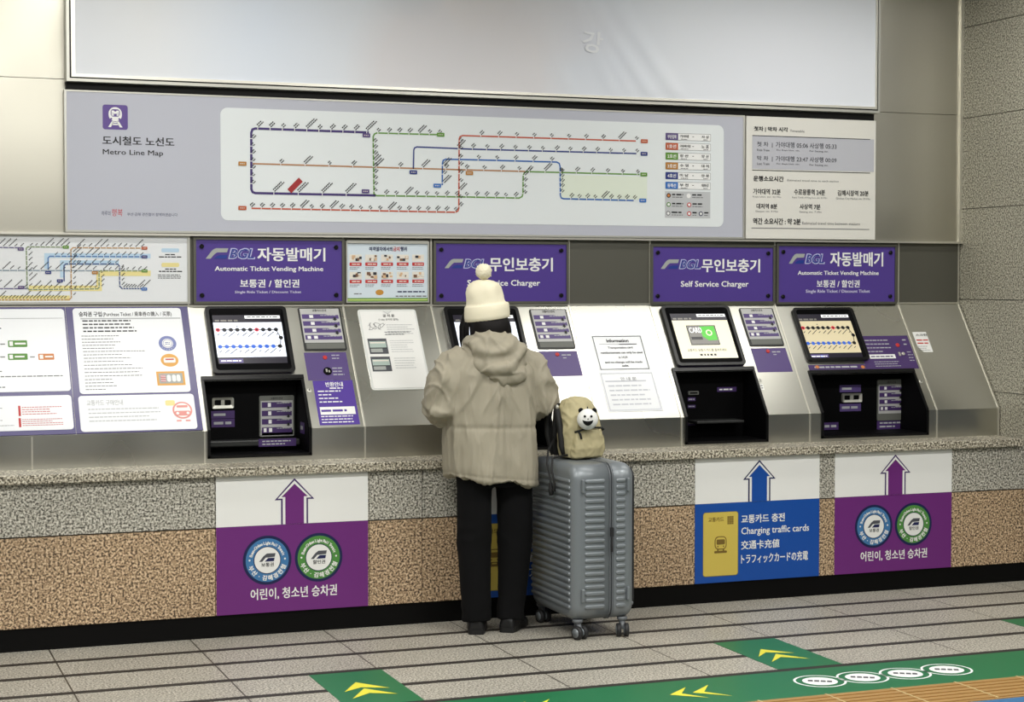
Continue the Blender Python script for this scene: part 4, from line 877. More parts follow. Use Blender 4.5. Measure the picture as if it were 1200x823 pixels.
# ================================================================ stickers on the granite below the ledge
LW = wall(-0.0)
def floor_sign(x0, kind, label):
    x1 = x0+0.719
    t = thing('wall_sticker', ((x0+x1)/2, -0.001, 0.104), label, 'sticker', 'large stickers on the granite wall')
    wp = finish('white_panel', G(PAPER).slab(LW, rect((x0, 0.509), (x1, 0.7405)), 0.0, 0.001), t)
    col = MAGENTA if kind == 'ticket' else BLUE; dk = PURPDK if kind == 'ticket' else NAVY
    cp = finish('coloured_panel', G(col).slab(LW, rect((x0, 0.104), (x1, 0.5085)), 0.0, 0.001), t)
    cx = x0+0.366; p = Pr(LW, 0.001)
    def arrow(m, hw, sw, zt, zsx, l): p.poly(m, [(cx-sw, 0.5095), (cx+sw, 0.5095), (cx+sw, zsx), (cx+hw, zsx), (cx, zt), (cx-hw, zsx), (cx-sw, zsx)], l)
    arrow(dk, 0.094, 0.064, 0.722, 0.622, 1); arrow(PAPER, 0.080, 0.056, 0.711, 0.629, 2); arrow(col if kind == 'ticket' else BLUE, 0.062, 0.044, 0.696, 0.636, 3)
    p.done('arrow', wp, 'upright arrow')
    if kind == 'ticket':
        for ex, m, word in ((x0+0.236, mat('emblem_blue', (62, 116, 166), 0.42), '보통권'), (x0+0.480, mat('emblem_green', (76, 136, 62), 0.42), '할인권')):
            c = (ex, 0.347); p = Pr(LW, 0.001)
            p.disc(mat('emblem_navy', (20, 28, 74), 0.42), c, 0.114, 1, n=64); p.disc(m, c, 0.101, 2, n=64); p.disc(mat('emblem_navy', (20, 28, 74), 0.42), c, 0.064, 3, n=48); p.disc(PAPER, c, 0.0605, 4, n=48)
            p.arc(PAPER, 'Busan-Gimhae Light Rail Transit', c, 0.080, math.radians(163), math.radians(17), 0.020, 0.03, 4)
            p.arc(PAPER, '부산·김해경전철', c, 0.083, math.radians(205), math.radians(335), 0.026, 0.04, 4, True)
            for a_ in (178, 2): p.disc(PAPER, (c[0]+0.083*math.cos(math.radians(a_)), c[1]+0.083*math.sin(math.radians(a_))), 0.0045, 4, n=10)
            k = 0.0385; p.poly(DG, [(c[0]-k, c[1]-0.006), (c[0]-k*0.62, c[1]-0.006), (c[0]-k*0.2, c[1]+0.012), (c[0]+k*0.9, c[1]+0.014), (c[0]+k, c[1]+0.031), (c[0]-k*0.05, c[1]+0.031), (c[0]-k*0.45, c[1]+0.02)], 5); p.poly(NAVY, [(c[0]-k*0.32, c[1]-0.006), (c[0]+k*0.8, c[1]-0.006), (c[0]+k*0.9, c[1]+0.010), (c[0]+k*0.1, c[1]+0.010)], 5)
            p.text(INK, word, (c[0]-0.028, c[1]-0.012), (c[0]+0.030, c[1]-0.030), 0.02, 5)
            p.done('ticket_emblem', cp, 'round emblem reading '+word)
        p = Pr(LW, 0.001); p.text(PAPER, '어린이, 청소년 승차권', (x0+0.158, 0.216), (x0+0.566, 0.163), 0.02, 1); p.done('lettering', cp)
    else:
        YC = mat('card_yellow', (206, 184, 84), 0.45); BR = mat('card_brown', (120, 96, 40), 0.45)
        a, b = (x0+0.047, 0.462), (x0+0.243, 0.139)
        p = Pr(LW, 0.001); p.rrect(mat('card_edge', (130, 118, 60), 0.45), (a[0]-0.002, a[1]+0.002), (b[0]+0.003, b[1]-0.003), 0.014, 1); p.rrect(YC, a, b, 0.013, 2)
        p.text(BR, '교통카드', (a[0]+0.028, 0.438), (a[0]+0.115, 0.415), 0.02, 3)
        for i in range(4):
            for j in range(5): p.rect(BR, (a[0]+0.136+0.009*i, 0.440-0.0085*j), (a[0]+0.1435+0.009*i, 0.433-0.0085*j), 3)
        c = ((a[0]+b[0])/2, 0.30); p.rrect(BR, (c[0]-0.034, c[1]+0.040), (c[0]+0.034, c[1]-0.028), 0.022, 3); p.rrect(YC, (c[0]-0.029, c[1]+0.035), (c[0]+0.029, c[1]-0.023), 0.018, 4); p.rrect(BR, (c[0]-0.024, c[1]+0.024), (c[0]+0.024, c[1]-0.002), 0.006, 5)
        p.rrect(BR, (c[0]-0.036, c[1]-0.034), (c[0]+0.036, c[1]-0.046), 0.005, 3); p.rect(BR, (c[0]-0.02, c[1]-0.026), (c[0]-0.012, c[1]-0.036), 3); p.rect(BR, (c[0]+0.012, c[1]-0.026), (c[0]+0.02, c[1]-0.036), 3)
        for s_ in (-1, 1): p.disc(BR, (c[0]+s_*0.016, c[1]-0.012), 0.004, 5, n=10)
        p.done('card_picture', cp, 'yellow transport card picture')
        p = Pr(LW, 0.001); X = x0+0.264
        p.text(PAPER, '교통카드 충전', (X, 0.442), (X+0.250, 0.400), 0.025, 1); p.text(PAPER, 'Charging traffic cards', (X, 0.378), (X+0.394, 0.332), 0.012, 1); p.text(PAPER, '交通卡充値', (X, 0.310), (X+0.220, 0.266), 0.02, 1); p.text(PAPER, 'トラフィックカードの充電', (X, 0.240), (X+0.388, 0.192), 0.018, 1); p.done('lettering', cp)
floor_sign(1.586, 'ticket', 'magenta arrow sticker with two round emblems under the machine with bright white map screen')
floor_sign(2.793, 'charge', 'blue and white arrow sticker mostly hidden behind the person and suitcase')
floor_sign(4.018, 'charge', 'fully visible blue Charging traffic cards arrow sticker with yellow card picture')
floor_sign(4.829, 'ticket', 'magenta arrow sticker with two round emblems under the machine with dim tan map screen')

# ================================================================ floor guidance
FG = mat('floor_green', (30, 106, 66), 0.38, spec=0.3); FY = mat('floor_yellow', (222, 216, 60), 0.45)
def chev(p, pts, dx=0): p.poly(FY, [(q[0]+dx, q[1]) for q in pts], 1)
CH1 = [(3.0313, -1.7513), (3.1495, -1.6536), (3.0850, -1.7483), (3.1557, -1.8527)]; CH2 = [(3.1319, -1.7505), (3.2524, -1.6489), (3.1815, -1.7536), (3.2564, -1.8571)]
t = thing('floor_guide_strip', (3.5, -1.75, 0), 'long green guide strip with white station circles along the tactile paving', 'floor sticker')
st = finish('green_strip', G(FG).box((-1.0, -1.965, 0.0), (FLOORX1-2, -1.537, 0.0015)), t)
p = Pr(FLOOR, 0.0016)
for d in (0.0, -0.69, 3.2): chev(p, CH1, d); chev(p, CH2, d)
p.done('chevrons', st)
for k, c in enumerate(((3.7084, -1.7515), (3.9089, -1.7522), (4.1134, -1.7529), (4.3188, -1.7489))):
    p = Pr(FLOOR, 0.0016); r = 0.108
    p.ring(WHITE, c, r-0.010, r, 1, 48); p.disc(WHITE, c, 0.072, 1)
    e = Vector((0.86, -0.5)); f_ = Vector((0.5, 0.86)); cv = Vector(c)
    for j in range(4): q = cv+e*(0.026*(j-1.5)); p.poly(DG, [tuple(q-e*0.010-f_*0.014), tuple(q+e*0.010-f_*0.014), tuple(q+e*0.010+f_*0.014), tuple(q-e*0.010+f_*0.014)], 2)
    p.done('station_circle', st)
def branch(label, x0, x1, ya, yb_, chs):
    if not chs:
        return tag(finish('floor_guide_sticker', G(FG).box((x0, ya, 0.0), (x1, yb_, 0.0016)), None, ((x0+x1)/2, (ya+yb_)/2, 0)), label, 'floor sticker', 'short green floor stickers')
    t = thing('floor_guide_sticker', ((x0+x1)/2, (ya+yb_)/2, 0), label, 'floor sticker', 'short green floor stickers')
    o = finish('green_panel', G(FG).box((x0, ya, 0.0), (x1, yb_, 0.0016)), t)
    if chs:
        p = Pr(FLOOR, 0.0017)
        for c_ in chs: chev(p, c_)
        p.done('chevrons', o)
xa, xb = (1.7888, -0.9249)[0], (2.1014, -0.9085)[0]
branch('short green floor sticker with two yellow chevrons, farthest from the granite pillar', xa, xb, -1.493, -0.905, ([(1.9338, -1.1011), (2.0350, -1.2456), (1.9294, -1.1974), (1.8449, -1.2529)], [(1.9360, -1.2176), (2.0355, -1.3568), (1.9341, -1.3026), (1.8440, -1.3765)]))
xa, xb = (3.6608, -0.8978)[0], (3.9511, -0.8797)[0]
branch('short green floor sticker with two yellow chevrons, before the fully visible blue sticker', xa, xb+0.02, -1.493, -0.905, ([(3.7910, -1.1040), (3.8904, -1.2295), (3.7789, -1.1716), (3.7015, -1.2473)], [(3.8042, -1.2160), (3.8948, -1.3566), (3.7922, -1.2818), (3.7055, -1.3569)]))
branch('corner of a plain green floor sticker, nearest the granite pillar', (5.2090, -0.8694)[0], (5.2090, -0.8694)[0]+0.31, -1.493, -0.905, None)
M_TACT = mat('tactile_brown', (158, 122, 70), 0.5); M_TB = mat('tactile_beige', (190, 168, 120), 0.5)
t = thing('tactile_paving', (3.5, -2.12, 0), 'brown ribbed tactile paving strip beside the long green guide strip', 'tactile paving')
g = G(M_TACT).box((-1.0, -2.265, 0.0), (FLOORX1-2, -1.967, 0.003)); o = finish('tiles', g, t)
g = G(M_TACT)
for k in range(6): yy = -2.0-0.047*k; g.slab(FLOOR, rect((-1.0, yy-0.013), (FLOORX1-2, yy+0.013)), 0.003, 0.0065)
g.m(M_TB)
for i in range(36): g.box((-0.9+0.3*i, -2.262, 0.003), (-0.892+0.3*i, -1.97, 0.0068))
finish('ribs', g, t)
g = G(mat('floor_blue', (52, 104, 150), 0.4)).box((-1.0, -2.75, 0.0), (FLOORX1-2, -2.272, 0.0015))
tag(finish('floor_guide_strip', g), 'sliver of a blue guide strip bordering the brown tactile paving', 'floor sticker')
# ================================================================ soft shapes
def blob_mesh(name, g, parent, voxel, fn=None, smooth_it=4, subs=None):
    """join overlapping rounded forms into one continuous surface, then press folds into it"""
    o = finish(name, g, parent)
    md = o.modifiers.new('r', 'REMESH'); md.mode = 'VOXEL'; md.voxel_size = voxel; md.use_smooth_shade = True
    if smooth_it:
        m2 = o.modifiers.new('s', 'SMOOTH'); m2.factor = 0.5; m2.iterations = smooth_it
    mats = list(g.mats); bake(o)
    if len(o.data.materials) == 0:
        for m in mats: o.data.materials.append(m)
    if fn:
        base = LOC[o.name]; me = o.data
        nr = [v.normal.copy() for v in me.vertices]
        for v, n in zip(me.vertices, nr):
            v.co = v.co + n*fn(v.co+base, n)
        me.update()
    return smooth(o)
def sstep(a, b, x):
    t = max(0.0, min(1.0, (x-a)/(b-a))); return t*t*(3-2*t)
nz_ = lambda x, y, z: noise.noise(Vector((x, y, z)))
def ridge(x, y, z): return 1-abs(nz_(x, y, z))*2.2
def fabric(name, col, rough=0.75, sc=900, st=0.15):
    m = mat(name, col, rough, spec=0.25)
    v = coords(m); bump(m, noise_tex(m, v, sc, 2), st, 0.001); return m
M_JACKET = fabric('jacket_beige', (160, 153, 135), 0.62, 500, 0.10)
M_KNIT = fabric('knit_cream', (236, 228, 202), 0.9, 240, 0.5)
M_TROUS = fabric('trouser_black', (4, 4, 5), 0.95)
M_SHOE = mat('shoe_black', (10, 10, 11), 0.45)
M_SKIN = mat('skin', (214, 172, 146), 0.5)
M_HAIR = mat('hair_dark', (14, 10, 9), 0.6, spec=0.2)
PX, PY = 2.826, -0.25
# ---------------------------------------------------------------- person: body first (one surface), clothes as its children
def limb(g, pts, rad, n=12): g.tube(pts, rad, n)
g = G(M_SKIN)
HX, HY, HZ = 2.813, -0.235, 1.455
def head(g):
    rings = []
    for (z, rx, ry, cy) in ((-0.125, 0.022, 0.026, 0.045), (-0.115, 0.040, 0.046, 0.030), (-0.085, 0.056, 0.070, 0.012), (-0.04, 0.067, 0.083, 0.004), (0.0, 0.073, 0.090, 0.0), (0.045, 0.074, 0.092, -0.004), (0.085, 0.063, 0.080, -0.006), (0.112, 0.040, 0.052, -0.006), (0.122, 0.014, 0.018, -0.006)):
        rings.append([Vector((HX+rx*math.cos(a), HY+cy+ry*math.sin(a), HZ+z)) for a in [2*math.pi*i/20 for i in range(20)]])
    g.loft(rings)
    g.tube([(HX, HY+0.078, HZ+0.018), (HX, HY+0.098, HZ-0.012), (HX, HY+0.106, HZ-0.028), (HX, HY+0.085, HZ-0.036)], [0.008, 0.012, 0.015, 0.010], 10)   # nose
    g.ell((HX, HY+0.078, HZ-0.064), (0.022, 0.012, 0.008), 12, 8)   # mouth
    for s_ in (-1, 1):
        g.ell((HX+s_*0.075, HY-0.004, HZ-0.012), (0.010, 0.020, 0.032), 12, 8)   # ears
        g.ell((HX+s_*0.030, HY+0.074, HZ+0.028), (0.020, 0.012, 0.007), 12, 8)   # brow
head(g)
limb(g, [(HX, HY-0.005, HZ-0.05), (HX+0.004, -0.245, 1.34), (PX, -0.255, 1.27)], [0.050, 0.046, 0.060])
rings = []
for z, rx, ry in ((0.74, 0.150, 0.100), (0.82, 0.155, 0.105), (0.92, 0.125, 0.090), (1.02, 0.118, 0.085), (1.14, 0.140, 0.095), (1.24, 0.155, 0.085), (1.30, 0.090, 0.060)):
    rings.append([Vector((PX+rx*math.cos(a), PY+ry*math.sin(a), z)) for a in [2*math.pi*i/20 for i in range(20)]])
g.loft(rings)
ARM = {-1: ((2.660, -0.25, 1.245), (2.590, -0.268, 1.045), (2.690, -0.015, 1.035)), 1: ((2.995, -0.25, 1.240), (3.060, -0.268, 1.045), (2.965, -0.015, 1.035))}
def hand(g, wr, dx):
    """palm with four unequal bent fingers and a thumb, reaching for the machine"""
    w_ = Vector(wr); f = Vector((dx*0.15, 0.95, 0.18)).normalized(); up = Vector((0, -0.18, 0.98)); sd = f.cross(up).normalized()
    def P(a, b, c): return w_+f*a+sd*b+up*c
    g.ell(P(0.048, 0, 0), (0.038, 0.048, 0.014), 14, 10)
    for k, (b, L_) in enumerate(((-0.028, 0.068), (-0.009, 0.078), (0.010, 0.072), (0.028, 0.056))):
        g.tube([P(0.060, b*0.9, 0), P(0.088, b, 0.004), P(0.088+L_*0.42, b*1.08, -0.004), P(0.088+L_*0.72, b*1.1, -0.020), P(0.088+L_*0.86, b*1.1, -0.038)], [0.010, 0.0095, 0.009, 0.008, 0.0065], 8)
    q = -1 if dx > 0 else 1
    g.tube([P(0.020, q*0.026, -0.003), P(0.045, q*0.046, -0.010), P(0.068, q*0.056, -0.016), P(0.088, q*0.054, -0.022)], [0.013, 0.012, 0.010, 0.0075], 8)
for s_, (sh_, el, wr) in ARM.items():
    limb(g, [sh_, [(a+b)/2 for a, b in zip(sh_, el)], el, [(a+b)/2 for a, b in zip(el, wr)], wr, [wr[0], wr[1]+0.03, wr[2]+0.006]], [0.052, 0.044, 0.038, 0.036, 0.026, 0.024])
    hand(g, (wr[0], wr[1]+0.01, wr[2]+0.004), -s_)
LEG = {-1: ((2.755, -0.255, 0.78), (2.740, -0.262, 0.46), (2.740, -0.290, 0.09)), 1: ((2.925, -0.255, 0.78), (2.932, -0.265, 0.46), (2.900, -0.300, 0.09))}
TOE = {-1: (0.36, 0.933), 1: (0.60, 0.80)}
for s_, (h_, k_, a_) in LEG.items():
    limb(g, [h_, [(p_+q_)/2 for p_, q_ in zip(h_, k_)], k_, [k_[0], k_[1]-0.01, 0.34], a_, [a_[0], a_[1], 0.05]], [0.078, 0.066, 0.050, 0.048, 0.034, 0.034])
    d = Vector((TOE[s_][0], TOE[s_][1], 0)); a = Vector((a_[0], a_[1], 0.045))
    g.tube([a-d*0.025, a+d*0.04, a+d*0.11, a+d*0.165], [0.024, 0.027, 0.024, 0.016], 10)
root = thing('person', (PX, PY, 0.0), 'person in a white bobble hat, beige hooded jacket and black trousers standing at the machine', 'person')
body = blob_mesh('body', g, root, 0.006, None, 2)
# hair
g = G(M_HAIR); rings = []
for (z, rx, ry, cx) in ((1.545, 0.06, 0.06, 2.812), (1.50, 0.078, 0.070, 2.814), (1.468, 0.088, 0.078, 2.816), (1.445, 0.097, 0.092, 2.818), (1.41, 0.100, 0.100, 2.822), (1.37, 0.098, 0.092, 2.824), (1.33, 0.085, 0.075, 2.826), (1.30, 0.06, 0.05, 2.826)):
    rings.append([Vector((cx+rx*math.cos(a), -0.262+ry*math.sin(a)*(1.0 if math.sin(a) < 0 else 0.55), z)) for a in [2*math.pi*i/28 for i in range(28)]])
g.loft(rings)
for k in range(9):
    x = 2.905+0.004*math.sin(k*2.1); y = -0.25+0.012*k
    g.tube([(x-0.01, y, 1.48), (x+0.012, y, 1.42), (x+0.016+0.004*math.sin(k), y+0.004, 1.36), (x+0.008, y+0.008, 1.30)], [0.006, 0.0065, 0.005, 0.0015], 6)
    x = 2.722-0.004*math.sin(k*1.7)
    g.tube([(x+0.012, y, 1.48), (x-0.004, y, 1.42), (x-0.004, y+0.004, 1.36), (x+0.004, y+0.008, 1.31)], [0.006, 0.0065, 0.005, 0.0015], 6)
hair = finish('hair', g, root); smooth(hair)
def hairfn():
    for v in hair.data.vertices:
        p = v.co; v.co = p+Vector((p.x, p.y, 0)).normalized()*0.004*nz_(math.atan2(p.y, p.x-0.0)*14, 0, p.z*3)
hairfn()
# woolly hat with turned-up brim and bobble
g = G(M_KNIT); g.smooth = True; rings = []
NH = 64
for (z, cx, r, tl) in ((1.462, 2.814, 0.090, 1), (1.455, 2.814, 0.098, 1), (1.458, 2.814, 0.103, 1), (1.475, 2.813, 0.1045, 1), (1.50, 2.812, 0.104, 1), (1.521, 2.811, 0.1015, 0.95), (1.527, 2.810, 0.097, 0.9), (1.526, 2.809, 0.0925, 0.9), (1.537, 2.806, 0.0895, 0.8), (1.56, 2.802, 0.0885, 0.6), (1.583, 2.800, 0.0865, 0.45), (1.605, 2.799, 0.080, 0.3), (1.623, 2.798, 0.066, 0.2), (1.635, 2.796, 0.046, 0.1), (1.641, 2.795, 0.022, 0.0), (1.643, 2.795, 0.004, 0)):
    ring = []
    for i in range(NH):
        a = 2*math.pi*i/NH; rib = 0.0014*math.cos(a*32)*(1 if 1.45 < z < 1.53 else 0.6)
        dent = 0.0
        if 1.53 < z < 1.63: dent = -0.010*math.exp(-((a-5.3)/0.5)**2)*math.exp(-((z-1.585)/0.02)**2)+0.006*nz_(math.cos(a)*2, math.sin(a)*2, z*30)
        rr_ = r+rib+dent
        ring.append(Vector((cx+rr_*math.cos(a), -0.245+rr_*1.04*math.sin(a), z+tl*0.13*rr_*math.cos(a))))
    rings.append(ring)
g.loft(rings); hat = finish('woolly_hat', g, root); hat['label'] = 'cream knitted hat with turned-up brim'
g = G(M_KNIT); g.ell((2.790, -0.262, 1.678), (0.037, 0.037, 0.036), 48, 32)
pom = finish('bobble', g, hat); smooth(pom)
c = Vector((2.790, -0.262, 1.678))-LOC[hat.name]
for v in pom.data.vertices:
    d = (v.co-c); n = d.normalized(); v.co = c+d*(1+0.14*nz_(n.x*7, n.y*7, n.z*7)+0.12*nz_(n.x*16, n.y*16, n.z*16))
# jacket
g = G(M_JACKET); rings = []
for z, cx, rx, ry in ((0.700, 2.836, 0.215, 0.168), (0.708, 2.836, 0.220, 0.172), (0.76, 2.834, 0.223, 0.172), (0.86, 2.832, 0.223, 0.166), (0.955, 2.830, 0.221, 0.158), (1.05, 2.828, 0.227, 0.160), (1.15, 2.826, 0.223, 0.156), (1.22, 2.825, 0.218, 0.145), (1.27, 2.824, 0.192, 0.128), (1.32, 2.822, 0.148, 0.112), (1.36, 2.820, 0.108, 0.096), (1.385, 2.820, 0.092, 0.088)):
    rings.append([Vector((cx+rx*math.copysign(abs(math.cos(a))**0.86, math.cos(a)), PY+ry*math.copysign(abs(math.sin(a))**0.86, math.sin(a)), z-(rx*math.cos(a))*0.10*max(0, (0.95-z)/0.18))) for a in [2*math.pi*i/40 for i in range(40)]])
g.loft(rings)
for s_, (sh_, el, wr) in ARM.items():
    o_ = 0.004*s_
    pts = [(sh_[0]-s_*0.05, sh_[1], sh_[2]+0.02), (sh_[0]-s_*0.005, sh_[1], sh_[2]-0.005), ((sh_[0]+el[0])/2+s_*0.012, (sh_[1]+el[1])/2, (sh_[2]+el[2])/2+0.012), (el[0]+s_*0.004, el[1]+0.005, el[2]+0.015), (el[0]+(wr[0]-el[0])*0.3, el[1]+0.09, el[2]-0.012), (el[0]+(wr[0]-el[0])*0.7, el[1]+0.17, el[2]-0.008), (wr[0], wr[1]-0.035, wr[2])]
    g.tube(pts, [0.092, 0.094, 0.090, 0.085, 0.078, 0.066, 0.050], 20)
def crease(x, y, z):
    """narrow raised fold with soft sides"""
    return max(0.0, 1-abs(nz_(x, y, z))*4.5)**1.5
def jfold(p, n):
    x, y, z = p; d = 0.0
    arm = sstep(0.195, 0.25, abs(x-2.828))*sstep(0.96, 1.02, z)
    s_ = 1 if x > 2.83 else -1
    back = 1-arm; u = (x-2.83)*s_
    # long loose folds down the back
    d += back*0.020*nz_(x*11+z*1.0, y*7, z*0.9)*sstep(1.30, 1.12, z)
    d += back*0.010*crease(x*10+z*0.6*s_, y*6+3, z*0.8)*sstep(1.28, 1.12, z)
    d += back*0.006*crease(x*20+z*0.8, y*12+7, z*1.2)*sstep(1.24, 1.10, z)
    # pull lines from the shoulder blades to the arms
    d += 0.014*nz_(u*8+z*8, y*6, (z-u)*3)*sstep(0.95, 1.1, z)*sstep(1.34, 1.25, z)
    d += 0.011*crease(u*9+z*7+2, y*5, (z-u)*2.4)*sstep(1.0, 1.1, z)*sstep(1.33, 1.25, z)
    # sleeves: creases running round the arm and into the elbow
    d += arm*(0.020*nz_(x*8*s_, y*9, z*11+x*s_*7)+0.014*crease(x*7*s_, y*8, z*10+u*9)+0.010*crease(x*9*s_+5, y*9, z*8-u*12))
    # drawn-in seam at the waist with short puckers
    zz = z-0.958+0.02*(x-2.83)
    d += back*(-0.004*math.exp(-(zz/0.011)**2)+math.exp(-(zz/0.055)**2)*(0.010*nz_(x*30, y*30, z*6)+0.006*crease(x*26, y*26, z*5)))
    # gathered hem
    hm = sstep(0.82, 0.71, z)
    d += back*hm*(0.009*nz_(x*18, y*18, z*2)+0.005*crease(x*20, y*20, z*3+4))
    d += -0.003*back*math.exp(-((z+0.1*(x-2.836)-0.725)/0.006)**2)
    d += 0.002*nz_(x*38, y*38, z*14)+0.0025*crease(x*24+z*3*s_, y*22, z*4)
    return d-0.006
jk = blob_mesh('jacket', g, root, 0.0065, jfold, 3); jk['label'] = 'loose beige jacket with a gathered waist'
# hood lying on the back
g = G(M_JACKET)
g.ell((2.832, -0.352, 1.292), (0.142, 0.078, 0.105), 32, 20)
g.ell((2.846, -0.372, 1.225), (0.108, 0.070, 0.070), 28, 18)
g.ell((2.800, -0.33, 1.345), (0.105, 0.07, 0.055), 28, 18)
rr_ = []
for i in range(26):
    a = 2*math.pi*i/25; rr_.append((2.820+0.098*math.cos(a), -0.262+0.100*math.sin(a), 1.352-0.020*math.sin(a)+0.0))
g.tube(rr_, 0.034, 14, False)
def hfold(p, n):
    x, y, z = p
    r = math.hypot((x-2.806)*1.0, (z-1.43)*1.1)
    d = 0.0
    if y < -0.27:
        d += 0.011*math.sin(r*66+2.8*nz_(x*6, 1.3, z*5)+(x-2.83)*14)*sstep(0.05, 0.09, r)*(0.4+0.6*sstep(1.38, 1.26, z))
        d += 0.012*nz_(x*14, y*10, z*14)+0.010*crease(x*12+z*6, y*6, z*12-x*8)
    d += 0.004*nz_(x*40, y*40, z*40)
    return d-0.003
hood = blob_mesh('hood', g, jk, 0.0075, hfold, 3)
# trousers: two straight legs joined at the seat
g = G(M_TROUS)
rings = []
for z, rx, ry in ((0.62, 0.10, 0.085), (0.68, 0.175, 0.115), (0.76, 0.178, 0.118), (0.86, 0.160, 0.110), (0.94, 0.140, 0.100)):
    rings.append([Vector((2.838+rx*math.cos(a), PY-0.004+ry*math.sin(a), z)) for a in [2*math.pi*i/24 for i in range(24)]])
g.loft(rings[1:])
g.tube([(2.748, -0.256, 0.74), (2.740, -0.262, 0.60), (2.736, -0.268, 0.42), (2.738, -0.285, 0.22), (2.741, -0.296, 0.055)], [0.082, 0.082, 0.079, 0.073, 0.068], 24)
g.tube([(2.940, -0.256, 0.74), (2.946, -0.262, 0.60), (2.944, -0.268, 0.42), (2.926, -0.288, 0.22), (2.907, -0.300, 0.050)], [0.086, 0.084, 0.080, 0.072, 0.066], 24)
def tfold(p, n):
    x, y, z = p
    return 0.008*nz_(x*9, y*9, z*3)+0.005*nz_(x*14, y*14, z*22)*sstep(0.32, 0.10, z)+0.005*ridge(x*10, y*10, z*14)*math.exp(-((z-0.45)/0.08)**2)
tr = blob_mesh('trousers', g, root, 0.009, tfold, 3)
for s_, (h_, k_, a_) in LEG.items():
    d = Vector((TOE[s_][0], TOE[s_][1], 0)).normalized(); sd = Vector((d.y, -d.x, 0)); a = Vector((a_[0]+0.002, a_[1]-0.005, 0))
    g = G(M_SHOE)
    g.tube([a+Vector((0, 0, 0.13)), a+Vector((0, 0, 0.07))-d*0.002, a+Vector((0, 0, 0.05))+d*0.03], [0.045, 0.047, 0.048], 16)
    rings = []
    for q, wd, ht in ((-0.052, 0.026, 0.060), (-0.046, 0.037, 0.078), (-0.01, 0.041, 0.085), (0.05, 0.043, 0.078), (0.10, 0.047, 0.062), (0.15, 0.047, 0.052), (0.185, 0.038, 0.042), (0.20, 0.022, 0.032)):
        rings.append([a+d*q+sd*(wd*math.cos(t_))+Vector((0, 0, 0.022+max(-0.008, (ht-0.022)*math.sin(t_)))) for t_ in [2*math.pi*i/20 for i in range(20)]])
    g.loft(rings)
    so = blob_mesh('shoe', g, root, 0.006, None, 2)
    g = G(M_SHOE); ol = []
    for q, wd in ((-0.056, 0.020), (-0.050, 0.034), (-0.01, 0.041), (0.05, 0.042), (0.11, 0.048), (0.16, 0.046), (0.19, 0.034), (0.205, 0.016)): ol.append((q, wd))
    out = [(q, wd) for q, wd in ol]+[(q, -wd) for q, wd in reversed(ol)]
    fr = Frame((a.x, a.y, 0), tuple(d), tuple(Vector((-d.y, d.x, 0)))); g.slab(fr, list(reversed(out)) if False else [(q, -w_) for q, w_ in ol]+[(q, w_) for q, w_ in reversed(ol)], 0.0, 0.024)
    finish('sole', g, so)
# ---------------------------------------------------------------- suitcase
M_CASE = mat('suitcase_silver', (124, 130, 134), 0.38, 0.25, coat=0.15)
M_CASED = mat('suitcase_trim', (98, 102, 106), 0.45)
M_RUB = mat('wheel_rubber', (30, 30, 32), 0.6)
SX0, SX1, SY0, SY1, SZ0, SZ1, SEAM = 3.082, 3.392, -0.640, -0.105, 0.085, 0.800, 3.272
t = thing('suitcase', ((SX0+SX1)/2, (SY0+SY1)/2, 0.0), 'large silver grey ribbed hard suitcase on four double wheels beside the person', 'suitcase')
def yz(x, ins, r): return [Vector((x, y, z)) for y, z in rr((SY0+ins, SZ0+ins), (SY1-ins, SZ1-ins), max(0.01, r-ins), 8)]
def bar(g, fr, a, b, h=0.006):
    x0, x1 = sorted((a[0], b[0])); y0, y1 = sorted((a[1], b[1])); rr_ = (y1-y0)/2
    lv = []
    for ins, hh in ((0.0, -0.002), (0.0008, h*0.35), (rr_*0.35, h*0.85), (rr_*0.7, h)):
        lv.append([fr.P(u, v, hh) for u, v in rr((x0+ins, y0+ins), (x1-ins, y1-ins), rr_-ins, 3)])
    g.loft(lv)
FRONT = Frame((0, SY0, 0), (1, 0, 0), (0, 0, 1)); BACKF = Frame((0, SY1, 0), (-1, 0, 0), (0, 0, 1)); LEFT = Frame((SX0, 0, 0), (0, -1, 0), (0, 0, 1)); RIGHT = Frame((SX1, 0, 0), (0, 1, 0), (0, 0, 1))
NR = 20; RZ = [0.150+0.0302*k for k in range(NR)]
def shell(xs, xo, ribx, side):
    g = G(M_CASE); g.smooth = True; s_ = 1 if xo > xs else -1; R_ = 0.042; rings = [yz(xs, 0.0, 0.070)]
    for k in range(8):
        a = math.pi/2*k/7; rings.append(yz(xo-s_*R_*(1-math.sin(a)), R_*(1-math.cos(a)), 0.070))
    if s_ < 0: rings = [list(reversed(r)) for r in rings]
    g.loft(rings)
    for k, z in enumerate(RZ):
        bar(g, FRONT, (ribx[0], z-0.0105), (ribx[1], z+0.0105)); bar(g, BACKF, (-ribx[1], z-0.0105), (-ribx[0], z+0.0105))
        bar(g, side, *(((0.135, z-0.0105), (0.610, z+0.0105)) if side is LEFT else ((-0.610, z-0.0105), (-0.135, z+0.0105))), h=0.008)
    return g
for xs_, xo, rb, sd_ in ((SEAM-0.008, SX0, (SX0+0.058, SEAM-0.030), LEFT), (SEAM+0.008, SX1, (SEAM+0.022, SX1-0.048), RIGHT)):
    sh_ = finish('shell', shell(xs_, xo, rb, sd_), t)
    for z in (0.205, 0.705):
        x = rb[0]-0.014 if sd_ is LEFT else rb[1]+0.006
        g = G(M_CASE).rslab(FRONT, (x-0.004, z-0.030), (x+0.010, z+0.030), 0.004, 0.0, 0.018); bevel(finish('stud', g, sh_), 0.004)
g = G(M_CASED); g.loft([yz(SEAM-0.010, 0.006, 0.07), yz(SEAM+0.010, 0.006, 0.07)]); zp = finish('zip_band', g, t)
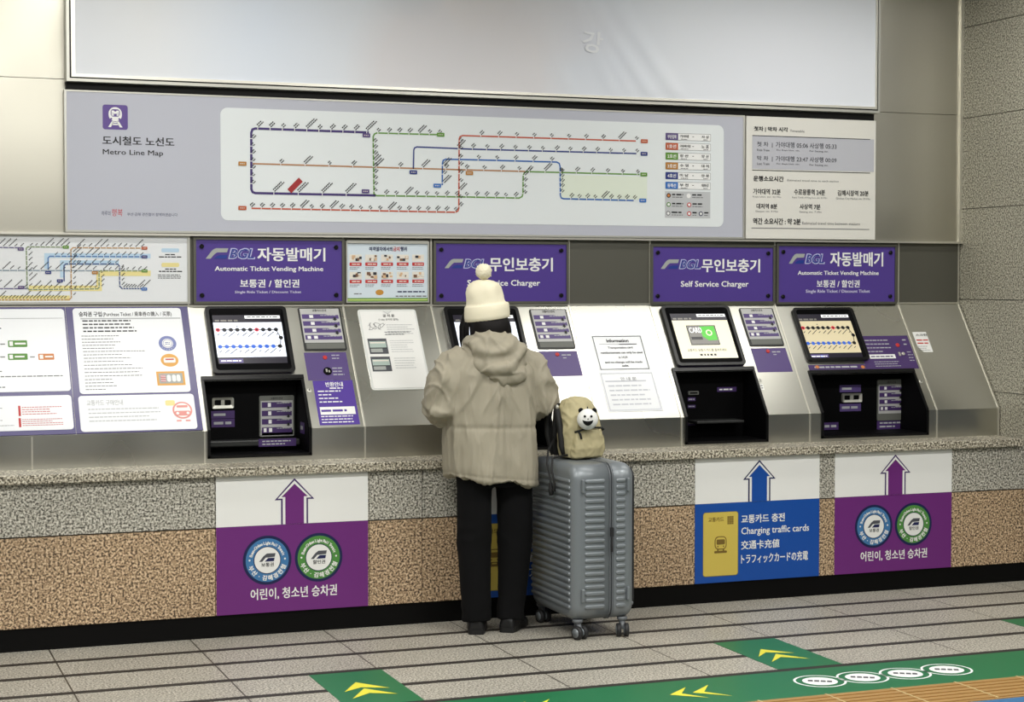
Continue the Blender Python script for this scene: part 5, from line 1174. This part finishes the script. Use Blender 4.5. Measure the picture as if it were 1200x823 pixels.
g = G(M_CASED)
for dx in (-0.006, 0.006): g.tube([v for v in yz(SEAM+dx, -0.001, 0.07)]+[yz(SEAM+dx, -0.001, 0.07)[0]], 0.0035, 6, False)
smooth(finish('piping', g, zp))
g = G(M_RUB).rslab(FRONT, (SEAM-0.008, 0.468), (SEAM+0.008, 0.512), 0.006, 0.0, 0.012); g.tube([(SEAM, SY0-0.010, 0.468), (SEAM-0.002, SY0-0.013, 0.43), (SEAM, SY0-0.012, 0.40)], [0.0035, 0.005, 0.004], 8); finish('zip_puller', g, zp)
g = G(M_RUB); g.ringslab(RIGHT, rr((SY0+0.03, 0.13), (SY1-0.03, 0.775), 0.05, 8), rr((SY0+0.045, 0.145), (SY1-0.045, 0.76), 0.04, 8), -0.004, 0.008); finish('pocket_edge', g, t)
g = G(M_CASED); g.tube([(3.20, -0.30, 0.798), (3.20, -0.30, 0.812), (3.20, -0.20, 0.812), (3.20, -0.20, 0.798)], 0.009, 10); smooth(finish('carry_handle', g, t))
for wx, wy, yaw in ((3.125, -0.595, 0.35), (3.345, -0.600, -0.3), (3.125, -0.15, 0.2), (3.345, -0.15, 0.5)):
    c_, s_ = math.cos(yaw), math.sin(yaw); ax = Vector((c_, s_, 0)); fw = Vector((-s_, c_, 0)); W0 = Vector((wx, wy, 0.0))
    g = G(M_CASED); g.smooth = True
    g.loft([[W0+Vector((r*math.cos(a), r*math.sin(a), z)) for a in [2*math.pi*i/16 for i in range(16)]] for r, z in ((0.024, 0.090), (0.024, 0.078), (0.016, 0.072), (0.013, 0.05))])
    g.tube([W0+fw*-0.006+Vector((0, 0, 0.07)), W0+fw*-0.016+Vector((0, 0, 0.034))], [0.013, 0.011], 10)
    wh = finish('wheel_fork', g, t)
    for q in (-0.018, 0.018):
        cc = W0+ax*q+fw*-0.016+Vector((0, 0, 0.031)); g = G(M_RUB); g.smooth = True
        rg = lambda r, e: [cc+ax*e+fw*(r*math.cos(a))+Vector((0, 0, r*math.sin(a))) for a in [2*math.pi*i/28 for i in range(28)]]
        g.loft([rg(0.026, -0.0105), rg(0.031, -0.008), rg(0.031, 0.008), rg(0.026, 0.0105)])
        g.m(M_CASE).loft([rg(0.021, -0.0115), rg(0.021, 0.0115)]); finish('wheel', g, wh)
# ---------------------------------------------------------------- backpack on the suitcase
M_BAG = fabric('backpack_khaki', (178, 168, 131), 0.62, 400, 0.08)
M_WEB = mat('webbing_black', (16, 16, 17), 0.7)
BX, BY, BZ = 3.240, -0.33, 0.803
BA = math.radians(17)
bu = Vector((math.cos(BA), math.sin(BA), 0)); bv = Vector((math.sin(BA), -math.cos(BA), 0))    # across, and towards its front
B_ = lambda u, v, w_: Vector((BX, BY, BZ))+bu*u+bv*v+Vector((0, 0, w_))
t = thing('backpack', (BX, BY, BZ), 'small khaki backpack with black straps sitting on top of the grey suitcase', 'backpack')
g = G(M_BAG); rings = []
def bring(w_, hu, v0, v1, k=3.2):
    o = []
    for i in range(36):
        a = 2*math.pi*i/36; c_, s_ = math.cos(a), math.sin(a); q = (abs(c_)**k+abs(s_)**k)**(-1/k)
        o.append(B_(hu*q*c_, (v0+v1)/2+(v1-v0)/2*q*s_, w_))
    return o
for w_, hu, v0, v1 in ((0.0, 0.070, -0.055, 0.060), (0.006, 0.092, -0.066, 0.075), (0.05, 0.104, -0.068, 0.080), (0.12, 0.104, -0.068, 0.076), (0.19, 0.100, -0.066, 0.066), (0.235, 0.092, -0.062, 0.052), (0.265, 0.078, -0.055, 0.034), (0.283, 0.055, -0.045, 0.014), (0.290, 0.025, -0.030, -0.005)):
    rings.append(bring(w_, hu, v0, v1))
g.loft(rings)
def bfold(p, n):
    x, y, z = p
    return 0.009*nz_(x*17, y*17, z*9)+0.006*ridge(x*22+z*9, y*20, z*18)*sstep(0.86, 0.95, z)-0.003+0.002*nz_(x*60, y*60, z*60)
bb = blob_mesh('bag_body', g, t, 0.005, bfold, 2)
g = G(M_BAG); rings = []
for w_, hu, v1 in ((0.004, 0.070, 0.080), (0.010, 0.086, 0.098), (0.05, 0.092, 0.108), (0.10, 0.086, 0.100), (0.135, 0.078, 0.088), (0.142, 0.070, 0.080)):
    rings.append(bring(w_, hu, 0.03, v1))
g.loft(rings); pk = blob_mesh('front_pocket', g, t, 0.004, lambda p, n: 0.006*nz_(p.x*20, p.y*20, p.z*14)+0.003*ridge(p.x*30, p.y*30, p.z*24)-0.001, 2)
g = G(M_WEB); g.tube([B_(-0.082, 0.070, 0.128), B_(-0.05, 0.092, 0.140), B_(0.0, 0.096, 0.146), B_(0.05, 0.090, 0.146), B_(0.082, 0.066, 0.142)], 0.0045, 8); g.tube([B_(-0.075, 0.086, 0.134), B_(-0.073, 0.100, 0.12), B_(-0.068, 0.104, 0.098)], [0.004, 0.006, 0.005], 8); g.tube([B_(0.088, 0.062, 0.142), B_(0.098, 0.066, 0.130)], [0.005, 0.007], 8); smooth(finish('zip', g, pk))
g = G(M_WEB); rings = []
for w_, hu in ((0.01, 0.085), (0.02, 0.094), (0.12, 0.096), (0.22, 0.090), (0.255, 0.075)): rings.append(bring(w_, hu, -0.088, -0.060))
g.loft(rings); finish('back_panel', g, t)
# shoulder straps: one stands proud along the near left edge, its webbing hangs down the side of the case
def strap(u, sgn):
    g = G(M_WEB)
    pts = [B_(u, -0.080, 0.245), B_(u*1.15, -0.105, 0.235), B_(u*1.22, -0.118, 0.18), B_(u*1.25, -0.115, 0.11), B_(u*1.2, -0.10, 0.05), B_(u*1.15, -0.088, 0.012)]
    g.tube(pts, [0.012, 0.016, 0.017, 0.016, 0.012, 0.008], 10); return smooth(finish('shoulder_strap', g, t))
strap(-0.075, -1); strap(0.06, 1)
g = G(M_WEB); g.tube([B_(-0.110, -0.03, 0.248), B_(-0.114, -0.02, 0.225), B_(-0.110, 0.0, 0.14), B_(-0.112, 0.01, 0.06), B_(-0.106, 0.02, 0.014)], [0.010, 0.0145, 0.0145, 0.013, 0.008], 10); sg = smooth(finish('side_strap', g, t))
g = G(M_ALU); g.ell(B_(-0.118, -0.014, 0.243), (0.009, 0.009, 0.011), 12, 8); finish('buckle', g, sg)
g = G(M_WEB)
g.tube([B_(-0.10, -0.05, 0.10), (3.075, -0.36, 0.845), (3.052, -0.40, 0.79), (3.056, -0.43, 0.72), (3.052, -0.455, 0.675), (3.062, -0.47, 0.668), (3.060, -0.475, 0.70), (3.052, -0.46, 0.76), (3.072, -0.42, 0.815), B_(-0.09, 0.03, 0.02)], 0.005, 8)
g.tube([(3.056, -0.435, 0.70), (3.054, -0.445, 0.67), (3.054, -0.45, 0.645)], [0.010, 0.013, 0.011], 8)
smooth(finish('hanging_strap', g, t))
# round panda face charm hanging on its front
M_PLUSH = fabric('plush_white', (232, 232, 228), 0.9, 500, 0.3); M_PLB = fabric('plush_black', (14, 14, 15), 0.9, 500, 0.3)
pc = B_(-0.045, 0.120, 0.190)
t = thing('plush_charm', tuple(pc-Vector((0, 0, 0.045))), 'round white plush bear face with black ears and open smile, hanging on the backpack', 'plush toy')
fx = Vector((0.9285, -0.3714, 0)); fy = Vector((-0.3714, -0.9285, 0)); RP = 0.050
g = G(M_PLUSH); g.ell(pc, (RP, RP*0.9, RP*0.98), 36, 24); smooth(finish('face', g, t))
def onf(u, w_, r=1.0):
    q = math.sqrt(max(0.0, 1-u*u-w_*w_)); return pc+(fx*u+Vector((0, 0, w_))+fy*q)*RP*r
def patch(g, c, R_, n=20, sx=1.0, sz=1.0):
    rg = []
    for k in (1.0, 0.55, 0.05): rg.append([onf(c[0]+R_*k*sx*math.cos(a), c[1]+R_*k*sz*math.sin(a), 1.02+0.03*(1-k)) for a in [2*math.pi*i/n for i in range(n)]])
    g.loft(rg, False)
g = G(M_PLB)
for u in (-0.30, 0.30): patch(g, (u+0.02, 0.33), 0.11)
patch(g, (0.02, 0.10), 0.06, 14, 1.2, 0.7)
# smiling mouth
top = [(-0.50+1.0*i/12, 0.0-0.10*math.sin(math.pi*i/12)) for i in range(13)]; bot = [(0.50-1.0*i/12, -0.02-0.50*math.sin(math.pi*i/12)**0.6) for i in range(13)]
ol = top+bot[1:-1]; cen = (0.0, -0.20)
rg = [[onf(cen[0]+(u-cen[0])*k, cen[1]+(v-cen[1])*k, 1.03) for u, v in ol] for k in (1.0, 0.5, 0.03)]; g.loft(rg, False)
finish('features', g, t)
for s_ in (-1, 1):
    g = G(M_PLB); g.ell(pc+fx*(s_*RP*0.62)+Vector((0, 0, RP*0.80)), (0.013, 0.010, 0.013), 16, 10); smooth(finish('ear', g, t))
g = G(M_WEB); g.tube([pc+fy*-0.02+Vector((0, 0, 0.04)), pc+fy*-0.034+Vector((0, 0, 0.055))], 0.003, 6); finish('loop', g, t)
